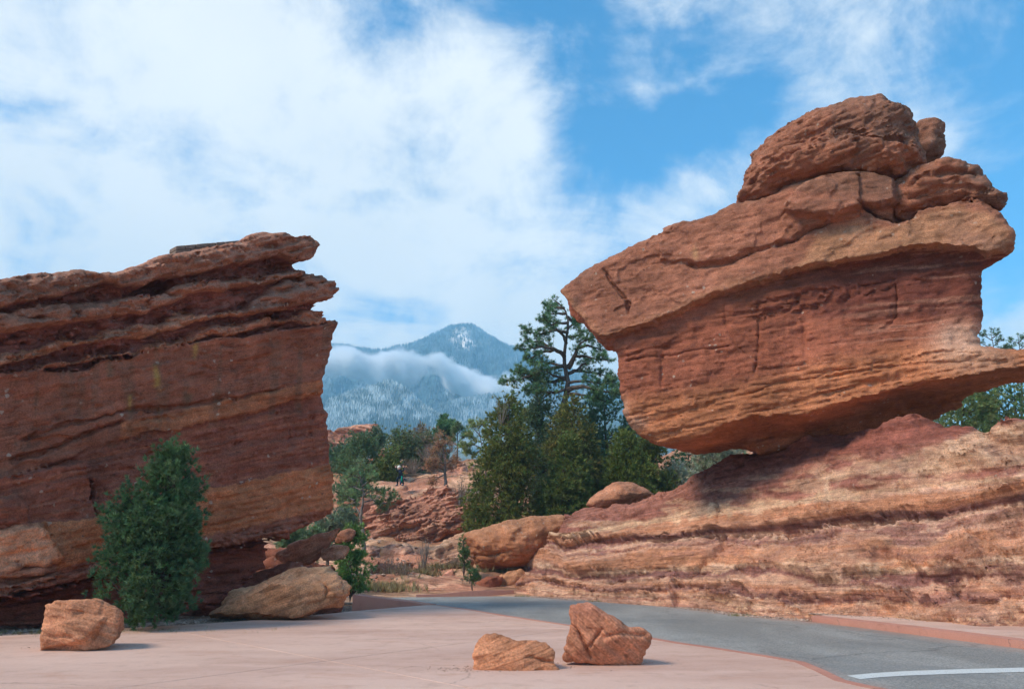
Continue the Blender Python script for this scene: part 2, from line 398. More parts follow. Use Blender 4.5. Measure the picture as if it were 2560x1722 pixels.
# features, all in photo pixels
def pl(pts): p = np.array(sorted(pts), float); return lambda U: np.interp(U, p[:, 0], p[:, 1])
def ledge(R, U, V, top, bot, amp, soft=3.0, base=None, ends=25.0):
    t_, b_ = np.array(top, float), np.array(bot, float)
    vt, vb = np.interp(U, t_[:, 0], t_[:, 1]), np.interp(U, b_[:, 0], b_[:, 1])
    u0 = max(t_[0, 0], b_[0, 0]); u1 = min(t_[-1, 0], b_[-1, 0])
    e = np.clip((U - u0) / ends, 0, 1) * np.clip((u1 - U) / ends, 0, 1)
    h = np.maximum(vb - vt, 1); t = (V - vt) / h
    pr = np.sqrt(np.clip(1 - (1 - np.clip(t / .5, 0, 1)) ** 2, 0, 1)) * np.clip((vb - V) / soft, 0, 1)
    pr = np.where((V > vt) & (V < vb), pr, 0) * np.sqrt(e)
    return np.maximum(R, (R * 0 + (0 if base is None else base)) + amp * pr) if base is None else np.where(pr > 0, np.maximum(R, base + amp * pr), R)
def groove(R, U, V, pts, width, depth, vertical=False):
    p = np.array(pts, float)
    width = width * 1.25 + 1.2; depth = min(depth * .8, .26)
    if vertical:
        p = p[np.argsort(p[:, 1])]; c = np.interp(V, p[:, 1], p[:, 0]); d = np.abs(U - c); m = (V > p[0, 1]) & (V < p[-1, 1]); e = np.clip(np.minimum(V - p[0, 1], p[-1, 1] - V) / 14, 0, 1)
    else:
        p = p[np.argsort(p[:, 0])]; c = np.interp(U, p[:, 0], p[:, 1]); d = np.abs(V - c); m = (U > p[0, 0]) & (U < p[-1, 0]); e = np.clip(np.minimum(U - p[0, 0], p[-1, 0] - U) / 25, 0, 1)
    return R - np.where(m, depth * e * np.clip(1.3 - d / width, 0, 1), 0)
def region(U, V, poly, soft=6):
    d = poly_sdf(U, V, poly); return np.clip(.5 - d / soft, 0, 1)
def blocks(U, V, su, sv, slope, seed):
    row = (V + slope * U) / sv + .7 * fbm(U / (su * 1.4), V / (sv * 2.5), seed, 2); ir = np.floor(row).astype(int)
    gx = U / su + .7 * fbm(U / su * .9, V / sv * .35, seed + 2, 2) + 3.7 * _h(ir, ir * 0 + 5, ir * 0 + int(seed)); ix = np.floor(gx).astype(int)
    return _h(ix, ir, ir * 0 + int(seed) + 1)
def lerp(c, col, m): return c + (np.array(col) - c) * np.clip(m, 0, 1)[:, None]
# ------------------------------------------------------------------ ground, hill, road, plaza
def height(x, y):
    x = np.asarray(x, float); y = np.asarray(y, float)
    h = np.interp(y, [36, 44, 48, 54, 60, 72, 85, 100, 140, 220, 400], [0, 1.1, 2.2, 4.4, 6.9, 9.4, 11.3, 12, 9, 3, 0])
    # flatter towards the left, where the gap under the wall looks down a draw
    h = h * (1 - .25 * sstep(-9, -16, x) * sstep(70, 50, y))
    # high ground behind the right-hand rocks
    h = h + 3.2 * sstep(12, 24, x) * sstep(34, 48, y) * sstep(120, 70, y)
    return h
def hill_relief(x, y):
    m = sstep(36.5, 40, y) * sstep(140, 110, y)
    q = y * .9 + x * .25 + 1.2 * fbm(x * .12, y * .12, 2, 3)
    st = (q * .55) % 1.0
    return m * (.38 * (sstep(0, .25, st) - st) * (1 + .6 * fbm(x * .3, y * .3, 5, 2)) + .35 * fbm(x * .22, y * .22, 8, 5) + .06 * fbm(x * 2.2, y * 2.2, 1, 3))
def ground_mat():
    m = Mat('dry_ground', .95, .1); P = m.geo
    a = m.noise(P, .35, 6, .6, .4); b = m.noise(P, 3.0, 6, .7); c = m.noise(P, 30, 4, .75); v = m.vor(P, 22); vc = m.sepr(m.vor(P, 22, out='Color'))[0]
    col = m.mix(m.rng(a, .4, .6), (.33, .185, .115, 1), (.43, .28, .19, 1))
    col = m.mix(m.rng(b, .45, .7), col, (.27, .165, .12, 1))
    sp = m.rng(vc, .0, 1, .72, 1.3); col = m.mix(1.0, col, m.comb(sp, sp, sp), 'MULTIPLY')
    col = m.mix(m.math('MULTIPLY', m.rng(vc, .86, .9), m.rng(v, .4, .2)), col, (.55, .45, .37, 1))
    return m.done(col, m.bump(c, .6, .02, m.bump(v, .5, .03)))
GROUND = ground_mat()
def build_ground():
    ys = np.concatenate([[-2800, -400, -60, -10], np.linspace(0, 36, 19), np.linspace(36.3, 90, 250), np.linspace(92, 220, 60), [300, 500, 900, 1800, 3200]])
    xs = np.concatenate([[-3000, -900, -250, -90, -50], np.linspace(-32, -16, 12), np.linspace(-15.8, 14, 190), np.linspace(15, 60, 40), [90, 250, 900, 3000]])
    X, Y = np.meshgrid(xs, ys, indexing='ij')
    Z = height(X, Y) + hill_relief(X, Y) - .06
    near = Y < 36.3
    Z = np.where(near, -.06 + .015 * fbm(X * .8, Y * .8, 3, 3), Z)
    n, k = X.shape; I = np.arange(n * k).reshape(n, k)
    Q = np.stack([I[:-1, :-1], I[1:, :-1], I[1:, 1:], I[:-1, 1:]], -1).reshape(-1, 4)
    x, y = X.ravel(), Y.ravel()
    w = 1 - sstep(.05, .5, fbm(x * .35, y * .5, 4, 4) + .25)[:, None]            # scrubby soil against bare slickrock
    c = np.array([.40, .225, .165]) * w + np.array([.30, .20, .135]) * (1 - w)
    pal = sstep(.15, .6, fbm(x * .5, y * 1.4, 14, 3))[:, None]; c = (c * (1 - pal) + np.array([.55, .39, .29]) * pal) * np.array([1.15, .94, .80])
    o = mesh_obj('ground', np.stack([x, y, Z.ravel()], 1), Q, None, None, True, {'Col': ('FLOAT_COLOR', c), 'bed': ('FLOAT', y * .55 + x * .15)})
    o.data.materials.append(GROUND); o.data.materials.append(ROCK_FAR)
    cy = (Y[:-1, :-1] + Y[1:, 1:]).ravel() / 2; cx = (X[:-1, :-1] + X[1:, 1:]).ravel() / 2
    o.data.polygons.foreach_set('material_index', ((cy > 36.3) & (cy < 220) & (np.abs(cx) < 60)).astype(np.int32))
    tag(o, kind='structure')
build_ground()
def prism(name, top, bot, mat, parent=None):
    """top/bot: matching 3-D polylines of a kerb section: list of rings"""
    rings = [np.asarray(r, float) for r in top]
    V = np.concatenate(rings); k = len(rings[0]); Q = []
    for i in range(len(rings) - 1):
        for j in range(k):
            Q.append([i * k + j, i * k + (j + 1) % k, (i + 1) * k + (j + 1) % k, (i + 1) * k + j])
    o = mesh_obj(name, V, [np.array(Q), np.array([list(range(k))[::-1]]), np.array([list(range((len(rings) - 1) * k, len(rings) * k))])], mat, parent, False)
    return o
def concrete_mat(name, base, streak=(.30, .19, .17)):
    m = Mat(name, .75, .3); P = m.geo
    a = m.noise(m.scale(P, (.25, 1.0, 1)), .5, 6, .6, .6); b = m.noise(P, 2.2, 6, .7); c = m.noise(P, 60, 3, .7); d = m.noise(P, .18, 3, .5)
    col = m.mix(m.rng(a, .36, .66), (*base, 1), tuple(x * y for x, y in zip(base, (.78, .72, .70))) + (1,))
    col = m.mix(m.rng(d, .42, .62, 0, .55), col, tuple(x * y for x, y in zip(base, (1.08, 1.12, 1.12))) + (1,))
    col = m.mix(m.rng(b, .50, .75, 0, .5), col, (*streak, 1))
    s = m.rng(c, .3, .7, .9, 1.1); col = m.mix(1.0, col, m.comb(s, s, s), 'MULTIPLY')
    sn = m.noise(m.scale(P, (.8, 1.6, 1)), .7, 6, .68, .5); col = m.mix(m.rng(sn, .52, .72, 0, .5), col, (.52, .27, .18, 1))
    # drip stains, oil spots, faint hairline crazing
    sp = m.vor(P, .9); spn = m.noise(P, 5, 4, .7); col = m.mix(m.math('MULTIPLY', m.rng(m.math('MULTIPLY_ADD', spn, .12, sp), .14, .09), .35), col, tuple(x * .55 for x in base) + (1,))
    wv = m.N.new('ShaderNodeVectorMath'); wv.operation = 'ADD'; m.L.new(P, wv.inputs[0]); m.L.new(m.scale(m.noise(P, 1.2, 4, .6, out=1), (.9, .9, 0)), wv.inputs[1])
    ck = m.vor(wv.outputs[0], .22, 'DISTANCE_TO_EDGE'); ckm = m.math('MULTIPLY', m.rng(ck, .0035, .0012), m.rng(m.noise(P, .3, 2), .5, .6)); col = m.mix(m.math('MULTIPLY', ckm, .55), col, (.20, .12, .09, 1))
    dust = m.noise(P, 7, 4, .8); col = m.mix(m.rng(dust, .66, .72, 0, .35), col, (.25, .13, .10, 1))
    return m.done(col, m.bump(c, .25, .006, m.bump(b, .3, .01)), m.rng(b, .3, .7, .62, .85))
PINK = concrete_mat('pink_concrete', (.66, .43, .335), (.38, .23, .17)); KERB = concrete_mat('red_kerb_concrete', (.55, .25, .18), (.30, .14, .10))
def clip(poly, n, d):
    out = []
    for i in range(len(poly)):
        p, q = poly[i], poly[(i + 1) % len(poly)]; sp, sq = np.dot(p, n) - d, np.dot(q, n) - d
        if sp >= 0: out.append(p)
        if (sp >= 0) != (sq >= 0): out.append(p + (q - p) * sp / (sp - sq))
    return np.array(out)
def slab(name, poly, z, mat, parent=None, h=.05, bev=.006):
    """a cast slab: top sheet with a small chamfer and sides"""
    P = np.array(poly); k = len(P); c = P.mean(0)
    def inset(d):
        out = []
        for i in range(k):
            e0 = P[i] - P[i - 1]; e1 = P[(i + 1) % k] - P[i]
            n0 = np.array([-e0[1], e0[0]]) / (np.linalg.norm(e0) + 1e-9); n1 = np.array([-e1[1], e1[0]]) / (np.linalg.norm(e1) + 1e-9)
            b = n0 + n1; b = b / max(np.dot(b, b) / 2, .6); out.append(P[i] + b * d)
        return np.array(out)
    area = sum(P[i][0] * P[(i + 1) % k][1] - P[(i + 1) % k][0] * P[i][1] for i in range(k))
    if area < 0: P = P[::-1]
    I = inset(bev)
    V = np.concatenate([np.c_[P, np.full(k, z - h)], np.c_[P, np.full(k, z - bev)], np.c_[I, np.full(k, z)]])
    Q = [[r * k + j, r * k + (j + 1) % k, (r + 1) * k + (j + 1) % k, (r + 1) * k + j] for r in (0, 1) for j in range(k)]
    o = mesh_obj(name, V, [np.array(Q), np.array([list(range(2 * k, 3 * k))])], mat, parent, False)
    return o
g2 = lambda u, v, z=0.0: gnd(u, v, z)[:2]
ROAD_EDGE = [(1071, 1512), (1100, 1513), (1190, 1526), (1273, 1540), (1421, 1562), (1540, 1580), (1632, 1595), (1700, 1607), (1806, 1622), (1920, 1640), (2012, 1656), (2065, 1678), (2115, 1702), (2177, 1716), (2330, 1745)]
def build_plaza():
    edge = [g2(*p) for p in ROAD_EDGE]
    left = [g2(*p) for p in [(900, 1526), (735, 1543), (573, 1555), (440, 1564), (303, 1571), (94, 1586), (0, 1590), (-400, 1612)]]
    poly = np.array([*edge, (14, 2), (14, -14), (-34, -14), (-34, 14.5), *left[::-1]])
    root = empty('plaza', (0, 0, 0)); tag(root, kind='structure')
    a0, a1 = g2(510, 1592), g2(900, 1668); b0, b1 = g2(287, 1722), g2(700, 1668)
    def ln(p, q):
        e = (q - p) / np.linalg.norm(q - p); n = np.array([-e[1], e[0]]); return n, np.dot(p, n)
    nA, dA = ln(a0, a1); nB, dB = ln(b0, b1); gap = .013
    for ka in range(-3, 4):
        for kb in range(-3, 5):
            c = poly; sA, sB = 7.0, 8.2
            for n, d, k, s in ((nA, dA, ka, sA), (nB, dB, kb, sB)):
                if len(c) > 2: c = clip(c, n, d + k * s + gap)
                if len(c) > 2: c = clip(c, -n, -(d + (k + 1) * s - gap))
            if len(c) < 3: continue
            if c[:, 1].max() < -9: continue
            # drop near-duplicates
            c = np.array([p for i, p in enumerate(c) if np.linalg.norm(p - c[i - 1]) > .02])
            if len(c) < 3: continue
            o = slab('slab', c, .012, PINK, root)
    # edging band along the road
    E = np.array(edge); T = np.gradient(E, axis=0); T /= np.linalg.norm(T, axis=1)[:, None]; nn = np.c_[T[:, 1], -T[:, 0]]
    rings = []
    for p, n in zip(E, nn):
        o1 = p - n * -.0; i1 = p + n * .16
        rings.append([(p[0], p[1], -.05), (i1[0], i1[1], -.05), (i1[0], i1[1], .017), (p[0], p[1], .017)])
    prism('edging', rings, None, KERB, root)
build_plaza()
def asphalt_mat():
    m = Mat('asphalt', .85, .35); P = m.geo
    v = m.vor(P, 48); vc = m.sepr(m.vor(P, 48, out='Color')); a = m.noise(m.scale(P, (1, .35, 1)), .5, 5, .6, .3); b = m.noise(P, 9, 5, .7)
    base = m.mix(m.rng(vc[0], .1, .95), (.185, .185, .172, 1), (.335, .32, .285, 1))
    base = m.mix(m.rng(vc[1], .9, .96), base, (.37, .32, .28, 1))
    s = m.rng(a, .35, .65, .86, 1.16); base = m.mix(1.0, base, m.comb(s, s, s), 'MULTIPLY')
    s = m.rng(b, .3, .7, .9, 1.1); base = m.mix(1.0, base, m.comb(s, s, s), 'MULTIPLY')
    wv = m.N.new('ShaderNodeVectorMath'); wv.operation = 'ADD'; m.L.new(P, wv.inputs[0]); m.L.new(m.scale(m.noise(P, 1.0, 4, .65, out=1), (1.2, 1.2, 0)), wv.inputs[1])
    ck = m.vor(wv.outputs[0], .16, 'DISTANCE_TO_EDGE'); base = m.mix(m.math('MULTIPLY', m.rng(ck, .004, .0015), .4), base, (.05, .05, .05, 1))
    pt = m.noise(P, .25, 3, .5); base = m.mix(m.rng(pt, .55, .62, 0, .3), base, (.13, .14, .14, 1))
    d = m.attr('dust', 'Fac')
    dn = m.math('MULTIPLY', d, m.rng(m.noise(P, 1.6, 6, .7), .3, .6))
    base = m.mix(dn, base, (.40, .24, .18, 1))
    return m.done(base, m.bump(v, .5, .006), m.rng(b, .3, .7, .6, .8))
ASPHALT = asphalt_mat()
FAR_EDGE = [(930, 1493), (962, 1493), (1045, 1491), (1140, 1489), (1240, 1489), (1287, 1487), (1446, 1499), (1660, 1512), (1888, 1540), (2030, 1553), (2300, 1587), (2560, 1621), (2760, 1655)]
def build_road():
    far = np.array([g2(*p) for p in FAR_EDGE]); near = np.array([g2(*p) for p in [(1010, 1500)] + ROAD_EDGE])
    def resamp(P, n):
        L = np.r_[0, np.cumsum(np.linalg.norm(np.diff(P, axis=0), axis=1))]; t = np.linspace(0, L[-1], n); return np.stack([np.interp(t, L, P[:, i]) for i in (0, 1)], 1)
    far = np.vstack([far, [(10.5, 6), (11, -14)]]); near = np.vstack([near + 0, [(2.5, 6), (2.5, -14)]])
    n = 90; a, b = resamp(far, n), resamp(near, n); k = 14
    G = np.array([[a[i] * (1 - t) + b[i] * t for t in np.linspace(0, 1, k)] for i in range(n)])
    V = np.c_[G.reshape(-1, 2), np.full(n * k, -.002)]
    I = np.arange(n * k).reshape(n, k); Q = np.stack([I[:-1, :-1], I[:-1, 1:], I[1:, 1:], I[1:, :-1]], -1).reshape(-1, 4)[:, ::-1]
    t = np.tile(np.linspace(0, 1, k), n); dust = np.clip(1 - t / .12, 0, 1) * .95 + np.clip((t - .93) / .07, 0, 1) * .4
    o = mesh_obj('road', V, Q, ASPHALT, None, False, {'dust': ('FLOAT', dust)}); tag(o, kind='structure')
    if o.data.polygons[0].normal.z < 0: o.data.flip_normals()
    # painted line
    m = Mat('road_paint', .7, .3); P = m.geo
    w = m.rng(m.noise(P, 40, 4, .8), .36, .44); col = m.mix(w, (.22, .22, .21, 1), (.62, .63, .60, 1)); pm = m.done(col)
    top = [g2(*p) for p in [(2117, 1688), (2180, 1682), (2259, 1677), (2400, 1672), (2560, 1668), (2900, 1664)]]
    bot = [g2(*p) for p in [(2150, 1697), (2200, 1692), (2263, 1688), (2400, 1683), (2560, 1679), (2900, 1675)]]
    k = len(top); V = [(p[0], p[1], .003) for p in bot] + [(p[0], p[1], .003) for p in top]
    o = mesh_obj('painted_line', V, np.array([[i, i + 1, k + i + 1, k + i] for i in range(k - 1)]), pm, None, False); tag(o, kind='structure')
    # kerbs
    def strip(top_front, base_front, depth_vec, z_b=-.1, name='kerb', lab='', mat=KERB):
        rings = []
        for (u, v), (ub, vb), dv in zip(top_front, base_front, depth_vec):
            B = gnd(ub, vb); d = ray(u, v); t = B[1] / d[1]; z = EYE + d[2] * t
            z = max(z, .02); fx, fy = B[0], B[1]
            rings.append([(fx, fy, z_b), (fx + dv[0], fy + dv[1], z_b), (fx + dv[0], fy + dv[1], z), (fx + .0, fy + .02, z - .0)])
        o = prism(name, rings, None, mat); tag(o, lab, 'kerb'); return o, rings
    o, rr = strip([(2030, 1539), (2160, 1553), (2300, 1569), (2430, 1585), (2560, 1601), (2760, 1628)], [(2030, 1553), (2160, 1569), (2300, 1587), (2430, 1604), (2560, 1621), (2760, 1655)],
          [(.3, .35)] * 6, lab='red concrete kerb along the road foot of the large banded rock')
    # walk behind that kerb, up to the rock
    fr = [np.array(r[2]) for r in rr]; V = []
    for p in fr: V += [(p[0], p[1], p[2] - .01), (p[0] + 3.2, p[1] + 2.6, p[2] - .005)]
    o = mesh_obj('pavement', V, np.array([[2 * i, 2 * i + 2, 2 * i + 3, 2 * i + 1] for i in range(5)]), PINK, None, False); tag(o, kind='structure')
    strip([(880, 1486), (940, 1494), (1000, 1501), (1048, 1508), (1071, 1511)], [(880, 1524), (940, 1520), (1000, 1516), (1048, 1513), (1071, 1512.5)], [(.22, .5)] * 5,
          lab='low red concrete kerb wall tapering down beside the pale boulder')
    strip([(1040, 1486), (1100, 1484), (1169, 1477), (1230, 1475), (1285, 1474)], [(1040, 1492), (1100, 1491), (1169, 1490), (1230, 1489), (1285, 1488)], [(0, .3)] * 5,
          lab='straight pink kerb wall at the far bend of the road')
build_road()
def scatter_stones(name, n, fn, size, mat, z=-.05, seed=5):
    r = np.random.default_rng(seed); V, Fc, C = [], [], []
    base = np.array([(1, 0, 0), (-1, 0, 0), (0, 1, 0), (0, -1, 0), (0, 0, 1), (0, 0, -1)], float)
    tri = np.array([(0, 2, 4), (2, 1, 4), (1, 3, 4), (3, 0, 4), (2, 0, 5), (1, 2, 5), (3, 1, 5), (0, 3, 5)])
    for i in range(n):
        x, y, zz = fn(r); s = size * r.uniform(.4, 1) ** 2 * 1.6
        V.append(base * r.uniform(.5, 1.2, (6, 3)) * s * (1, 1, .7) + (x, y, zz)); Fc.append(tri + 6 * i)
        C.append(np.tile(np.array([.36, .25, .19]) * r.uniform(.6, 1.5), (6, 1)))
    o = mesh_obj(name, np.concatenate(V), np.concatenate(Fc), mat, None, False, {'Col': ('FLOAT_COLOR', np.concatenate(C)), 'bed': ('FLOAT', np.zeros(6 * n))})
    tag(o, kind='stuff'); return o
# ------------------------------------------------------------------ big rocks
q1 = lambda pts: [(x * .3775, 550 + y * .3775) for x, y in pts]       # wall, upper
q2 = lambda pts: [(x * .4095, 1080 + y * .4095) for x, y in pts]      # wall, lower
q6 = lambda pts: [(1380 + x * .5062, 220 + y * .5062) for x, y in pts]
q7 = lambda pts: [(1380 + x * .5062, 800 + y * .5062) for x, y in pts]
q8 = lambda pts: [(1600 + x * .4118, 1140 + y * .4118) for x, y in pts]
q5 = lambda pts: [(1100 + x * .3456, 1180 + y * .3456) for x, y in pts]
q3 = lambda pts: [(680 + x * .3316, 1000 + y * .3316) for x, y in pts]
qe = lambda pts: [(840 + x * .17857, 1220 + y * .17857) for x, y in pts]
qa = lambda pts: [(830 + x * .12756, 1040 + y * .12756) for x, y in pts]
qw = lambda pts: [(x * .2871, 1150 + y * .2871) for x, y in pts]
RED, ORANGE, PURPLE, CREAM, GREY = (.31, .135, .085), (.47, .235, .125), (.215, .10, .085), (.63, .48, .32), (.30, .19, .14)
def nz(X, f, s, o=4): return fbm(X[:, 0] * f, X[:, 1] * f, X[:, 2] * f + s, o)

def build_wall():
    fr = Frame(at(0, 1395, 19.3), at(840, 1395, 26.5))
    top = q1([(0, 395), (120, 370), (400, 345), (500, 342), (580, 365), (650, 372), (900, 310), (1040, 250), (1170, 222), (1400, 182), (1540, 155), (1620, 110), (1720, 93), (1850, 105), (1900, 122),
              (2010, 118), (2080, 170), (2085, 210), (2040, 260), (1985, 285), (1990, 320), (2040, 345), (2130, 390), (2215, 460), (2180, 520), (2150, 570), (2150, 600), (2190, 650), (2240, 660),
              (2240, 690), (2215, 770), (2200, 900), (2160, 1060), (2165, 1150), (2200, 1260), (2215, 1380), (2225, 1563)])
    low = q2([(2055, 250), (2050, 470), (2000, 520), (1860, 580), (1800, 610), (1790, 660), (1790, 760), (1740, 860), (1600, 980), (1400, 1090), (1150, 1130), (700, 1180), (0, 1205)])
    outline = [(-330, 720), (-120, 700)] + top + low + [(-330, 1600)]
    B_bot = q1([(-400, 745), (0, 745), (200, 720), (400, 690), (600, 650), (850, 620), (960, 620), (1000, 590), (1150, 540), (1300, 480), (1500, 460), (1800, 420), (2030, 370)])
    B_top = q1([(-400, 630), (0, 610), (200, 580), (400, 555), (700, 545), (900, 510), (1050, 500), (1130, 440), (1250, 410), (1500, 395), (1800, 360), (2030, 330)])
    E_top = q1([(-400, 905), (0, 890), (200, 850), (380, 780), (500, 790), (700, 740), (850, 710), (1050, 680), (1180, 600), (1300, 625), (1450, 620), (1600, 590), (1700, 590), (1900, 570)])
    E_bot = q1([(-400, 975), (0, 960), (100, 950), (200, 920), (400, 870), (600, 820), (850, 790), (950, 780), (1050, 740), (1250, 690), (1400, 650), (1650, 620), (1900, 605)])
    F_top = q1([(880, 870), (950, 830), (1150, 790), (1300, 730), (1400, 705), (1550, 700), (1700, 660), (1850, 640), (1950, 620), (2200, 600)])
    F_bot = q1([(880, 890), (1100, 850), (1300, 800), (1400, 760), (1550, 770), (1700, 730), (1900, 690), (2200, 680)])
    G_top = q1([(180, 990), (240, 960), (450, 930), (600, 890), (740, 880), (900, 865)]); G_bot = q1([(180, 1000), (300, 990), (450, 960), (700, 910), (900, 895)])
    D_top = q1([(1600, 580), (1800, 440), (1950, 390), (2060, 345), (2260, 440)]); D_bot = q1([(1600, 620), (1850, 590), (2000, 570), (2160, 545), (2260, 540)])
    C_bot = q1([(640, 380), (720, 430), (800, 460), (950, 440), (1080, 395), (1140, 385), (1300, 360), (1500, 310), (1700, 280), (1830, 245), (1900, 270), (2000, 280), (2120, 260)])
    A_bot = q1([(-400, 590), (0, 575), (150, 545), (300, 520), (420, 490), (560, 440), (660, 420)])
    M_top = q1([(-400, 1005), (0, 1000), (300, 1000), (480, 1010), (560, 990), (650, 930), (840, 920), (900, 880), (1100, 850), (1400, 790), (1600, 775), (1800, 740), (2250, 670)])
    over = q2([(-800, 1060), (0, 1000), (200, 950), (350, 925), (560, 880), (620, 840), (900, 790), (1240, 722), (1400, 690), (1640, 640), (1860, 590), (2100, 540)])
    mtop, ov, ebot, bbot, etop = pl(M_top), pl(over), pl(E_bot), pl(B_bot), pl(E_top)
    crack1 = q1([(100, 1480), (180, 1445), (400, 1360), (700, 1300), (1000, 1240), (1400, 1200), (1700, 1150), (1900, 1110)])
    crack2 = q1([(60, 1600), (330, 1520), (600, 1400), (800, 1335), (860, 1300)])
    step = q1([(-400, 1750), (0, 1700), (330, 1620), (700, 1480), (850, 1440), (1100, 1400), (1400, 1335), (1700, 1262), (1870, 1222), (2160, 1160), (2300, 1140)]); stp = pl(step)
    blockR = [(205, 1160), (214, 1190), (221, 1205), (226, 1240), (230, 1279), (235, 1294), (244, 1320), (258, 1334), (262, 1350), (268, 1370), (268, 1460)]
    bR = np.array(blockR)
    band_o = q2([(-800, 800), (0, 640), (300, 545), (560, 510), (1200, 352), (1500, 300), (1800, 240), (2080, 185)]); bo = pl(band_o)
    def relief(U, V, A, B, d):
        Vw = V + 5 * fbm(U / 55, V / 22, 1, 3) + 2.2 * fbm(U / 14, V / 9, 2, 2)
        Uw = U
        R = np.zeros_like(U)
        R = np.where(Vw < mtop(U), -.26, R)
        R = R + .18 * np.clip(1 - (Vw - mtop(U)) / 60, 0, 1) * (Vw > mtop(U))
        for t_, b_, a_ in ((B_top, B_bot, .62), (E_top, E_bot, .46), (F_top, F_bot, .44), (G_top, G_bot, .38), (D_top, D_bot, .72)):
            R = ledge(R, Uw, Vw, t_, b_, a_, base=-.26)
        R = R - (Vw < mtop(U)) * np.clip(.18 * sstep(.15, .55, fbm(U / 46, V / 20, 95, 3)) + .08 * fbm(U / 22, V / 12, 96, 3), -.2, .5)
        # cap slabs
        ma = (Vw < pl(A_bot)(U)) & (U < 250); R = np.where(ma, np.maximum(R, .34 - .4 * np.clip(((Vw - pl(A_bot)(U)) / 70 + 1) ** 2 * 0 + (1 - np.clip((pl(A_bot)(U) - Vw) / 45, 0, 1)) * .25, 0, 1)), R)
        mc = (Vw < pl(C_bot)(U)) & (U > 238); R = np.where(mc, np.maximum(R, .40 - .16 * np.clip(1 - (pl(C_bot)(U) - Vw) / 14, 0, 1) ** 2), R)
        # cave under the cap
        R = R - .6 * region(U, Vw, q1([(880, 500), (940, 430), (1060, 395), (1135, 400), (1138, 460), (1080, 490), (950, 510)]), 5)
        R = R + (Vw < mtop(U)) * (.10 * fbm(U / 30, V / 14, 97, 3) - .12 * sstep(.35, .6, fbm(U / 26, V / 11, 98, 3)))
        # thin laminae in the soft recesses
        rec = (Vw < mtop(U))
        R = R + rec * .07 * fbm(U / 60, (V + .16 * U) / 3.6, 7, 3)
        # main face: joints, slab step, lamination
        R = groove(R, U, Vw, crack1, 2.6, .22); R = groove(R, U, Vw, crack2, 3.0, .3)
        R = groove(R, U, Vw, q1([(200, 1360), (330, 1340), (400, 1290)]), 2.2, .12)
        R = groove(R, U, Vw, q1([(900, 1330), (1100, 1300), (1180, 1310)]), 2.4, .14)
        R = R - .16 * sstep(-3, 3, Vw - stp(U)) * (V > mtop(U))
        R = R + .10 * sstep(-3, 3, Vw - bo(U))
        R = groove(R, U, V, q1([(1850, 1220), (1880, 1300), (1915, 1400), (1905, 1480)]), 1.8, .12, True)
        R = groove(R, U, V, [(545, 1118), (520, 1150), (505, 1190)], 1.6, .08, True)
        for k, (a_, b_) in enumerate([(1240, 1300), (1270, 1330), (1208, 1268), (1180, 1245)]):
            R = groove(R, U, Vw, [(300, a_ + 120), (500, a_ + 82), (700, a_ + 32), (840, a_)], 2.0, .05)
        R = R + (Vw > mtop(U)) * (.045 * blocks(U, Vw, 120, 26, .19, 3) + .02 * blocks(U, Vw, 34, 7, .19, 7)) + (Vw < mtop(U)) * .05 * blocks(U, Vw, 40, 8, .17, 9)
        for (hx, hy, hs) in ((779.5, 1046, 9), (776, 1086, 9), (596, 1108, 9), (140, 1225, 4), (150, 1282, 4), (288, 1224, 4), (242, 1218, 3)):
            R = R - .16 * np.clip(1.6 - np.maximum(np.abs(U - hx), np.abs(V - hy)) / (hs * .62) * 1.0, 0, 1)
        lamz = sstep(0, 30, Vw - stp(U)); R = R + lamz * .03 * fbm(U / 90, (V + .19 * U) / 5, 3, 3)
        # blocks at the lower left
        xr = np.interp(V, bR[:, 1], bR[:, 0]) + 2 * fbm(U / 20, V / 9, 5, 2)
        blk = (U < xr) & (V > 1150 + .0 * U - (230 - U) * -.18)
        R = R + .42 * blk * sstep(0, 5, xr - U)
        R = np.where((U > xr) & (U < xr + 9) & (V > 1195) & (V < 1450), R - .25 * (1 - (U - xr) / 9), R)
        pb = qw([(-400, 640), (0, 600), (100, 590), (250, 560), (340, 555), (380, 590), (430, 680), (480, 750), (510, 820), (500, 880), (380, 910), (250, 930), (-50, 1000), (-400, 1040)])
        R = R + .36 * region(U, Vw, pb, 5) * (1 - .25 * region(U, Vw, [(x, y + 0) for x, y in pb], 60))
        pu = qw([(-400, 420), (0, 340), (130, 325), (200, 370), (230, 430), (250, 540), (150, 575), (-400, 640)])
        R = R + .22 * region(U, Vw, pu, 4)
        for t_, b_ in ((qw([(-400, 1010), (0, 980), (260, 940), (480, 905)]), qw([(-400, 1040), (0, 1020), (260, 1000), (480, 965)])),
                       (qw([(-400, 1100), (60, 1075), (280, 1030), (510, 980)]), qw([(-400, 1150), (60, 1110), (280, 1065), (510, 1015)])),
                       (qw([(-400, 1170), (40, 1145), (230, 1110), (440, 1045)]), qw([(-400, 1230), (40, 1180), (230, 1150), (440, 1090)]))):
            R = ledge(R, U, Vw, t_, b_, .26, base=.40, soft=2)
        # laminated brow just above the undercut, then the undercut itself
        br = sstep(-42, -18, Vw - ov(U)) * (Vw < ov(U)); R = R + br * (.12 * fbm(U / 70, (V + .2 * U) / 3.2, 9, 3) - .02)
        u_ = Vw - ov(U)
        h = np.clip(u_ / np.maximum(1560 - ov(U), 30), 0, 1)
        R = np.where(u_ > 0, -1.15 + .9 * h ** 1.3 + .12 * fbm(U / 60, V / 7, 4, 3) + .3 * np.clip(1 - np.abs(u_ - 14) / 8, 0, 1), R)
        return R
